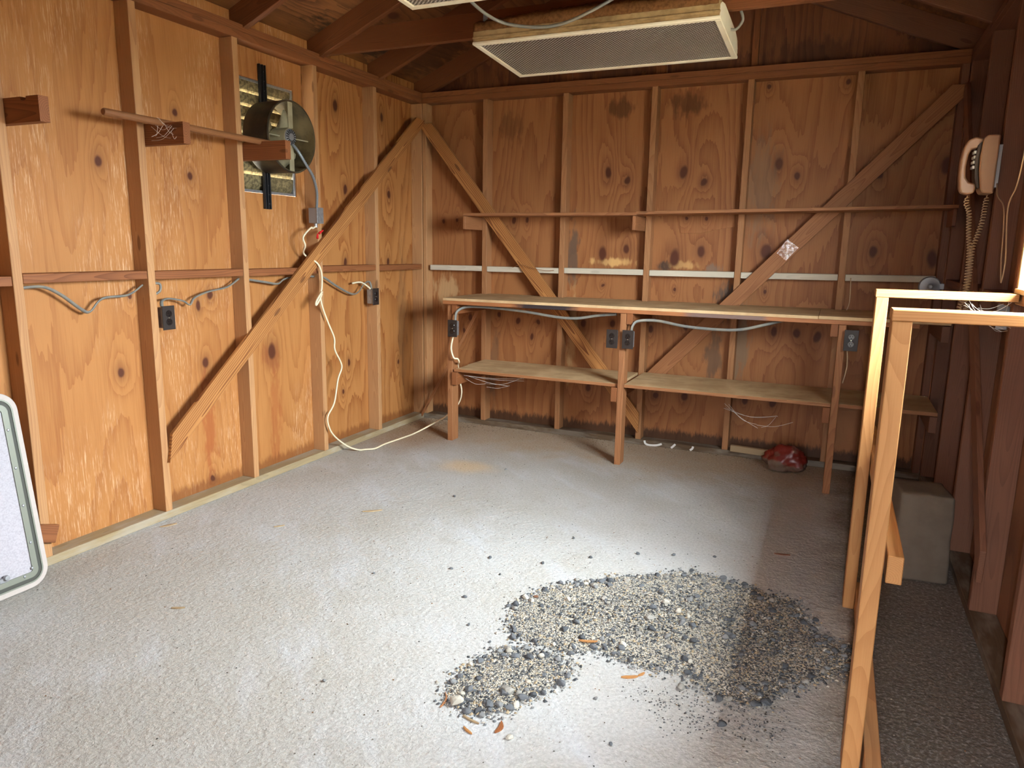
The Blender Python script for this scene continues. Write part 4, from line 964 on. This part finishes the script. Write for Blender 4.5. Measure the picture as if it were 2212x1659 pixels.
# ------------------------------------------------------------------ hatch door leaning on the left wall
HW, HH, HR = 0.62, 0.775, 0.075
lean = math.atan2(0.098, 0.765)
HM = Matrix.Translation((0.215, -3.222-HW/2, 0.002)) @ Matrix.Rotation(-lean, 4, 'Y') @ basis((0, 0, 0), (0, 1, 0), (0, 0, 1), (1, 0, 0))
def rrect(w, h, r, inset, n=8):
    pts = []; w -= 2*inset; h -= 2*inset; r = max(r-inset, 0.008)
    for cx, cy, a0 in ((w/2-r, h-r, 0), (-w/2+r, h-r, 90), (-w/2+r, r, 180), (w/2-r, r, 270)):
        for k in range(n+1):
            a = R(a0+90*k/n); pts.append((cx+r*math.cos(a), cy+r*math.sin(a)+inset))
    return pts
ht = empty('hatch_door', (0.215, -3.53, 0), 'pale grey hatch door with rounded corners leaning on the left wall', 'door', M=HM)
extrude_poly('panel', rrect(HW, HH, HR, 0), 'z', 0.0, 0.016, M['hatch_rim'], ht, M=HM, bev=0.002)
def ring(name, i0, i1, z0, z1, mat):
    a, b = rrect(HW, HH, HR, i0), rrect(HW, HH, HR, i1); n = len(a)
    vs = [(p[0], p[1], z0) for p in a]+[(p[0], p[1], z1) for p in a]+[(p[0], p[1], z1) for p in b]+[(p[0], p[1], z0) for p in b]
    fs = []
    for k in range(n):
        k2 = (k+1) % n
        for l in range(4):
            l2 = (l+1) % 4; fs.append((l*n+k, l*n+k2, l2*n+k2, l2*n+k))
    return from_py(name, vs, fs, mat, ht, HM)
ring('outer_bead', 0.022, 0.028, 0.0155, 0.022, M['hatch_frame'])
ring('gasket', 0.028, 0.044, 0.0155, 0.019, M['gasket'])
ring('frame', 0.044, 0.066, 0.0155, 0.026, M['hatch_frame'])
extrude_poly('inner_skin', rrect(HW, HH, HR, 0.066), 'z', 0.0155, 0.021, M['hatch_skin'], ht, M=HM)
w2 = HW/2-0.055
for x, y in ([(w2, 0.18+k*0.15) for k in range(4)] + [(-w2, 0.18+k*0.15) for k in range(4)] + [(w2-0.012, 0.080), (w2-0.045, 0.058), (-w2+0.012, 0.08)] + [(-0.1+k*0.1, 0.056) for k in range(3)]):
    lathe('rivet', [(0, 0.030), (0.004, 0.029), (0.006, 0.026)], M['galv'], ht, HM @ Matrix.Translation((x, y, 0)), 10)
lt = box('latch', 0.115, 0.150, 0.066, 0.085, 0.021, 0.034, M['grey_metal'], ht, 0.003, HM)
lathe('latch_knob', [(0, 0.046), (0.009, 0.045), (0.011, 0.034)], M['grey_metal'], lt, HM @ Matrix.Translation((0.140, 0.083, 0)), 14)

# ------------------------------------------------------------------ gravel
MAIN = [(2.02, -2.71), (1.99, -2.6), (2.01, -2.47), (2.07, -2.37), (2.2, -2.26), (2.31, -2.16), (2.43, -2.08), (2.56, -1.99), (2.68, -2.0), (2.83, -2.05), (2.98, -2.08), (3.02, -2.18), (3.06, -2.29), (3.11, -2.34), (3.18, -2.39), (3.17, -2.51), (3.1, -2.6), (2.98, -2.72), (2.93, -2.83), (2.86, -2.86), (2.75, -2.85), (2.66, -2.78), (2.56, -2.8), (2.45, -2.79), (2.37, -2.76), (2.31, -2.81), (2.2, -2.81), (2.12, -2.81), (2.05, -2.78)]
SMALL = [(2.02, -3.17), (2.01, -3.1), (2.03, -2.99), (2.06, -2.91), (2.12, -2.86), (2.25, -2.85), (2.33, -2.89), (2.33, -2.98), (2.28, -3.08), (2.24, -3.17), (2.19, -3.23), (2.12, -3.25), (2.06, -3.23)]
SCAT = [(2.55, -2.92), (2.69, -2.88), (2.81, -2.9), (2.96, -2.85), (2.99, -2.93), (2.93, -3.02), (2.82, -3.01), (2.69, -3.05)]
def inside(p, poly):
    c = False; j = len(poly)-1
    for i in range(len(poly)):
        if (poly[i][1] > p[1]) != (poly[j][1] > p[1]) and p[0] < (poly[j][0]-poly[i][0])*(p[1]-poly[i][1])/(poly[j][1]-poly[i][1])+poly[i][0]: c = not c
        j = i
    return c
def edge_d(p, poly):
    m = 9
    for i in range(len(poly)):
        a, b = Vector(poly[i]), Vector(poly[(i+1) % len(poly)]); q = Vector(p); ab = b-a
        t = max(0, min(1, (q-a).dot(ab)/ab.length_squared)); m = min(m, (q-a-ab*t).length)
    return m
rg = random.Random(11)
def spot(poly, fuzz=0.0):
    xs = [p[0] for p in poly]; ys2 = [p[1] for p in poly]
    while True:
        p = (rg.uniform(min(xs)-fuzz, max(xs)+fuzz), rg.uniform(min(ys2)-fuzz, max(ys2)+fuzz))
        if inside(p, poly) or (fuzz and edge_d(p, poly) < fuzz*rg.random()**3): return p
def gravel_mat():
    t = NT('gravel_bits'); a = t.n('ShaderNodeAttribute'); a.attribute_name = 'tint'
    n = t.noise(t.xyz()[0], 260, 2); col = t.mix(t.math('MULTIPLY', n, 0.35), a.outputs['Color'], S(40, 44, 50))
    return t.out(col, 0.8, 0.25)
M['gravel'] = gravel_mat()
TINTS = [S(111, 112, 113), S(90, 91, 93), S(71, 72, 74), S(134, 133, 130), S(168, 162, 150), S(196, 188, 174), S(180, 160, 128), S(60, 62, 65), S(100, 102, 105)]
OCT = [(1, 0, 0), (-1, 0, 0), (0, 1, 0), (0, -1, 0), (0, 0, 1), (0, 0, -1)]
OF = [(0, 2, 4), (2, 1, 4), (1, 3, 4), (3, 0, 4), (2, 0, 5), (1, 2, 5), (3, 1, 5), (0, 3, 5)]
def grit(name, items, label, cat):
    vs = []; fs = []; cols = []
    for (x, y, z, s, tint) in items:
        b = len(vs); a = rg.uniform(0, 6.28); ca, sa = math.cos(a), math.sin(a)
        for v in OCT:
            q = [v[k]*s*rg.uniform(0.65, 1.25) for k in range(3)]; q[2] *= 0.7
            q[0] += rg.uniform(-.3, .3)*s; q[1] += rg.uniform(-.3, .3)*s
            vs.append((x+q[0]*ca-q[1]*sa, y+q[0]*sa+q[1]*ca, max(z+q[2], 0.0002)))
        for f in OF: fs.append((f[0]+b, f[1]+b, f[2]+b)); cols.append(tint)
    me = bpy.data.meshes.new(name); me.from_pydata(vs, [], fs); me.update()
    at = me.color_attributes.new('tint', 'FLOAT_COLOR', 'CORNER')
    buf = []
    for c in cols: buf += list(c)*3
    at.data.foreach_set('color', buf)
    me.materials.append(M['gravel'])
    return tag(link(name, me), label, cat, None, 'stuff')
def sand_mat():
    t = NT('pale_grit'); vec = t.xyz()[0]
    vo = t.n('ShaderNodeTexVoronoi'); t.put(vo.inputs['Vector'], vec); vo.inputs['Scale'].default_value = 230
    g = t.n('ShaderNodeSeparateXYZ'); t.t.links.new(vo.outputs['Color'], g.inputs[0])
    col = t.mix(t.smooth(g.outputs[0], 0.25, 0.75), S(88, 88, 88), S(190, 183, 168))
    col = t.mix(t.smooth(g.outputs[1], 0.85, 0.93, 0, 0.6), col, S(196, 174, 136))
    t.bump(vo.outputs['Distance'], 1.0, 0.004)
    return t.out(col, 0.9, 0.15)
M['sand'] = sand_mat()
for poly, nm, lab in ((MAIN, 'grit_bed', 'pale gritty sand under the larger gravel spill'), (SMALL, 'grit_bed', 'pale gritty sand under the smaller gravel patch')):
    st = 0.014; xs = [p[0] for p in poly]; yy2 = [p[1] for p in poly]; nx = int((max(xs)-min(xs)+.1)/st); ny = int((max(yy2)-min(yy2)+.1)/st)
    vs = []; ok = {}; fs = []
    for i in range(nx+1):
        for j in range(ny+1):
            p = (min(xs)-.05+i*st+rg.uniform(-.004, .004), min(yy2)-.05+j*st+rg.uniform(-.004, .004))
            d = edge_d(p, poly)*(1 if inside(p, poly) else -1)+mn.noise(Vector((p[0]*14, p[1]*14, 3)))*0.03
            ok[(i, j)] = d > 0; vs.append((p[0], p[1], 0.0008+max(0, min(0.008, d*0.06))+rg.uniform(0, .001)))
    for i in range(nx):
        for j in range(ny):
            if all(ok[k] for k in ((i, j), (i+1, j), (i+1, j+1), (i, j+1))):
                a = i*(ny+1)+j; fs.append((a, a+ny+1, a+ny+2, a+1))
    tag(from_py(nm, vs, fs, M['sand'], None, None, True), lab, 'gravel', None, 'stuff')
its = []
PALE = [S(196, 188, 170), S(214, 204, 180), S(170, 160, 142), S(150, 148, 142)]
def heap(p, poly): return min(0.012, edge_d(p, poly)*0.06)
for poly, n1, n2 in ((MAIN, 17000, 7000), (SMALL, 3600, 1500)):
    for _ in range(n1):
        p = spot(poly, 0.04); h = heap(p, poly) if inside(p, poly) else 0
        its.append((p[0], p[1], 0.001+rg.random()*h, rg.uniform(0.0014, 0.0030), rg.choice(PALE+TINTS[:3]) if rg.random() < 0.75 else rg.choice(TINTS)))
    for _ in range(n2):
        p = spot(poly, 0.05); h = heap(p, poly) if inside(p, poly) else 0
        its.append((p[0], p[1], 0.002+h*rg.uniform(0.4, 1.0), rg.uniform(0.0034, 0.0072), rg.choice(TINTS)))
for _ in range(420):
    p = spot(SCAT, 0.08); its.append((p[0], p[1], 0.0015, rg.uniform(0.0015, 0.004), rg.choice(TINTS[:3]+[S(60, 52, 46)])))
grit('gravel_spill', its, 'fine grey and tan gravel spilled on the concrete floor in the foreground', 'gravel')
its = []
for _ in range(1600):
    if rg.random() < 0.45: p = (rg.gauss(2.3, 0.55), rg.gauss(-2.5, 0.55))
    else: p = (rg.uniform(0.15, 3.5), rg.uniform(-3.8, -0.15))
    if not (0.12 < p[0] < 3.5 and -4.2 < p[1] < -0.13): continue
    its.append((p[0], p[1], 0.001, rg.uniform(0.0012, 0.0036), rg.choice([S(70, 62, 52), S(96, 84, 66), S(120, 112, 100), S(60, 58, 56), S(206, 196, 176), S(132, 92, 56)])))
for _ in range(1100):                                             # crumbs drifted along the back sill and corner
    x = rg.uniform(0.12, 3.0) if rg.random() < 0.6 else abs(rg.gauss(0, 0.35))+0.1
    y = -0.09-abs(rg.gauss(0, 0.12)) if rg.random() < 0.7 else -0.1-abs(rg.gauss(0, 0.5))*(x < 0.6)
    its.append((x, y-0.005, 0.0015, rg.uniform(0.0015, 0.0042), rg.choice([S(150, 122, 86), S(190, 164, 120), S(110, 86, 60), S(206, 196, 170), S(76, 60, 44)])))
grit('floor_debris', its, 'small crumbs and sawdust scattered over the concrete floor', 'debris')

SM = []
def stone_mesh(seed):
    r2 = random.Random(seed); bm = bmesh.new(); bmesh.ops.create_icosphere(bm, subdivisions=2, radius=1.0)
    pl = [Vector((r2.gauss(0, 1), r2.gauss(0, 1), r2.gauss(0, 1))).normalized() for _ in range(7)]
    for v in bm.verts:
        for n in pl:
            d = v.co.dot(n)
            if d > 0.66: v.co -= n*(d-0.66)*0.9
        v.co.x *= 1.15; v.co.y *= 0.85; v.co.z *= 0.62
    me = bpy.data.meshes.new('stone'); bm.to_mesh(me); bm.free(); return me
stmats = [plain('stone_%d' % i, c, 0.85, 0.2, 0, 0.5, 40, tuple(v*0.7 for v in c[:3])+(1,)) for i, c in enumerate((S(101, 103, 106), S(80, 82, 85), S(126, 126, 125), S(188, 182, 168), S(150, 146, 138), S(120, 84, 64)))]
for i, mt in enumerate([0, 1, 0, 2, 1, 3, 4, 0, 5]):
    me = stone_mesh(20+i); me.materials.append(stmats[mt]); SM.append(me)
def stone(x, y, s, which, label, group=None, z=None, rot=None):
    me = SM[which]
    T = Matrix.Translation((x, y, (0.5*s if z is None else z))) @ Euler((rg.uniform(-.25, .25), rg.uniform(-.25, .25), rg.uniform(0, 6.28))).to_matrix().to_4x4() @ Matrix.Scale(s, 4)
    return tag(link('stone', me, None, T), label, 'stone', group)
UNIQ = [((2.078, -3.225), .024, 5, 'large pale stone at the left tip of the small gravel patch'), ((2.195, -3.11), .023, 6, 'largest grey stone in the middle of the small gravel patch'),
        ((2.489, -2.48), .023, 6, 'large light stone near the centre of the main gravel spill'), ((2.477, -2.602), .017, 6, 'flat brownish stone in front of the largest stone of the main spill'),
        ((2.598, -2.427), .015, 3, 'blue-grey square stone right of the largest stone of the main spill'), ((2.77, -2.471), .018, 2, 'dark oval stone in the shaded half of the main spill'),
        ((2.444, -2.696), .017, 5, 'white stone on the front lip of the main gravel spill'), ((2.925, -2.821), .020, 1, 'large dark stone at the near right corner of the main spill'),
        ((2.795, -2.863), .017, 1, 'dark grey stone at the front edge of the shaded spill'), ((2.819, -2.985), .015, 4, 'lone grey stone on bare floor before the spill'),
        ((2.288, -3.296), .012, 5, 'white stone lying alone nearest the camera'), ((2.676, -2.853), .015, 6, 'round flat stone just outside the front edge of the main spill'),
        ((2.04, -2.50), .011, 8, 'red-brown stone at the left side of the main spill')]
for (x, y), s, w, lab in UNIQ: stone(x, y, s, w, lab)
for k in range(230):
    poly = MAIN if rg.random() < 0.76 else SMALL
    p = spot(poly, 0.03)
    if rg.random() < 0.55:
        for _ in range(14):
            q = spot(poly, 0.03)
            if edge_d(q, poly) < edge_d(p, poly) and edge_d(q, poly) < 0.09: p = q; break
    s = rg.uniform(0.0075, 0.0165); h = heap(p, poly) if inside(p, poly) else 0
    stone(p[0], p[1], s, rg.choice([0, 0, 1, 2, 3, 4, 5, 6, 7, 7]), 'small grey stone lying among the spilled gravel', 'stones in the gravel spill', 0.42*s+h*0.8)
for (x, y) in ((1.72, -2.25), (1.95, -2.20), (2.12, -2.05), (1.83, -2.38), (1.62, -2.42), (1.98, -1.88), (2.30, -1.92), (2.45, -1.86), (1.20, -1.62), (2.62, -1.80), (1.79, -2.62), (1.90, -2.80), (2.02, -2.87), (2.45, -3.02), (1.35, -2.60), (1.25, -1.05), (1.65, -3.3), (2.55, -3.2)):
    stone(x, y, rg.uniform(0.006, 0.010), rg.choice([0, 1, 2, 3, 4, 5]), 'loose grey pebble lying on bare floor outside the gravel', 'stray pebbles on the floor')

CH = [((2.331, -2.733), .065, .010, 20, 'orange wood splinter on the front lip of the main gravel spill'), ((2.514, -2.865), .055, .014, 30, 'orange wood splinter on bare floor between the two gravel patches'),
      ((2.032, -3.225), .075, .007, 110, 'thin bent splinter at the left tip of the small gravel patch'), ((2.153, -3.272), .060, .007, -12, 'pale straight splinter before the small gravel patch'),
      ((2.238, -3.268), .052, .016, 95, 'curled brown bark piece nearest the camera'), ((2.166, -3.318), .040, .008, -25, 'short splinter in front of the small gravel patch'),
      ((2.545, -2.835), .03, .009, 60, 'tiny orange splinter touching the front of the main spill'), ((0.927, -2.003), .10, .016, 40, 'pale flat wood shaving in the middle of the bare floor'),
      ((0.646, -2.374), .05, .008, 50, 'tiny pale shaving on the bare floor toward the left wall'), ((2.893, -1.635), .07, .012, 12, 'dark wood sliver in the shaded floor behind the spill'),
      ((0.165, -2.60), .075, .018, 62, 'pale wood chip lying against the left wall sill'), ((0.865, -3.163), .05, .010, 30, 'yellowish chip on the floor before the hatch door')]
chm = [M['new'], M['new'], M['bench'], M['pale'], M['block_end'], M['new'], M['new'], M['pale'], M['pale'], M['stud_dark'], M['pale'], M['pale']]
for i, ((x, y), L, w, a, lab) in enumerate(CH):
    t = 0.004; vs = []; fs = []; n = 6
    for k in range(n+1):
        z = -L/2+L*k/n; ww = w/2*(1-0.8*abs(2*k/n-1)**2.2)*(0.85+0.3*rg.random()); bend = 0.012*math.sin(3*k/n)*(L/0.08)*(1 if i in (2, 4) else 0.25)
        for (xx, yy) in ((-ww+bend, 0), (ww+bend, 0), (ww*0.8+bend, t), (-ww*0.8+bend, t*1.2)): vs.append((xx, yy, z))
    for k in range(n):
        for l in range(4):
            l2 = (l+1) % 4; q = k*4; fs.append((q+l, q+l2, q+4+l2, q+4+l))
    fs += [(3, 2, 1, 0), (n*4, n*4+1, n*4+2, n*4+3)]
    hgt = 0.010 if i in (0,) else 0.0008
    ca, sa = math.cos(R(a)), math.sin(R(a))
    T = basis((x, y, hgt), (-sa, ca, 0), (0, 0, 1), (ca, sa, 0))
    T = basis((x, y, hgt), (sa, -ca, 0), (0, 0, 1), (ca, sa, 0))
    tag(from_py('wood_splinter', vs, fs, chm[i], None, T), lab, 'splinter', 'wood bits on the floor')

# ------------------------------------------------------------------ cobwebs
M['web'] = plain('cobweb_silk', S(214, 206, 194), 0.8, 0.2)
def cobweb(label, ends, n, r=0.0005, sag=0.03, seed=1):
    q = random.Random(seed); vs = []; fs = []
    for k in range(n):
        a, b = Vector(q.choice(ends)), Vector(q.choice(ends))
        if (a-b).length < 1e-3: continue
        j = lambda: Vector((q.uniform(-.02, .02), q.uniform(-.02, .02), q.uniform(-.015, .015)))
        a, b = a+j(), b+j(); m = (a+b)/2-Vector((0, 0, sag*q.uniform(0.3, 1.2)))
        v2, f2 = sweep(smooth_path([a, m, b], 5), r*q.uniform(0.7, 1.5), None, 4); o = len(vs)
        vs += v2; fs += [tuple(i+o for i in f) for f in f2]
    return tag(from_py('cobweb', vs, fs, M['web']), label, 'cobweb', None, 'stuff')
cobweb('wispy cobweb over the cobwebbed cleat and rod on the left wall', [(0.13, -2.515, 1.86), (0.30, -2.515, 1.80), (0.20, -2.52, 1.875), (0.16, -2.515, 1.80), (0.28, -2.515, 1.84)], 12, 0.0006, 0.02, 3)
cobweb('sagging cobweb under the left end of the lower bench shelf', [(0.70, -0.55, 0.46), (1.0, -0.5, 0.42), (1.15, -0.55, 0.48), (0.85, -0.5, 0.40)], 9, 0.0009, 0.03, 5)
cobweb('cobweb under the far window rail at the right', [(3.42, -2.03, 1.19), (3.53, -2.03, 1.19), (3.50, -2.0, 1.14), (3.56, -1.96, 1.10), (3.46, -2.0, 1.17)], 16, 0.0007, 0.02, 8)
cobweb('faint cobweb below the right half of the lower bench shelf', [(2.45, -0.4, 0.40), (2.75, -0.35, 0.36), (2.85, -0.4, 0.34), (2.65, -0.4, 0.30)], 7, 0.0007, 0.03, 9)
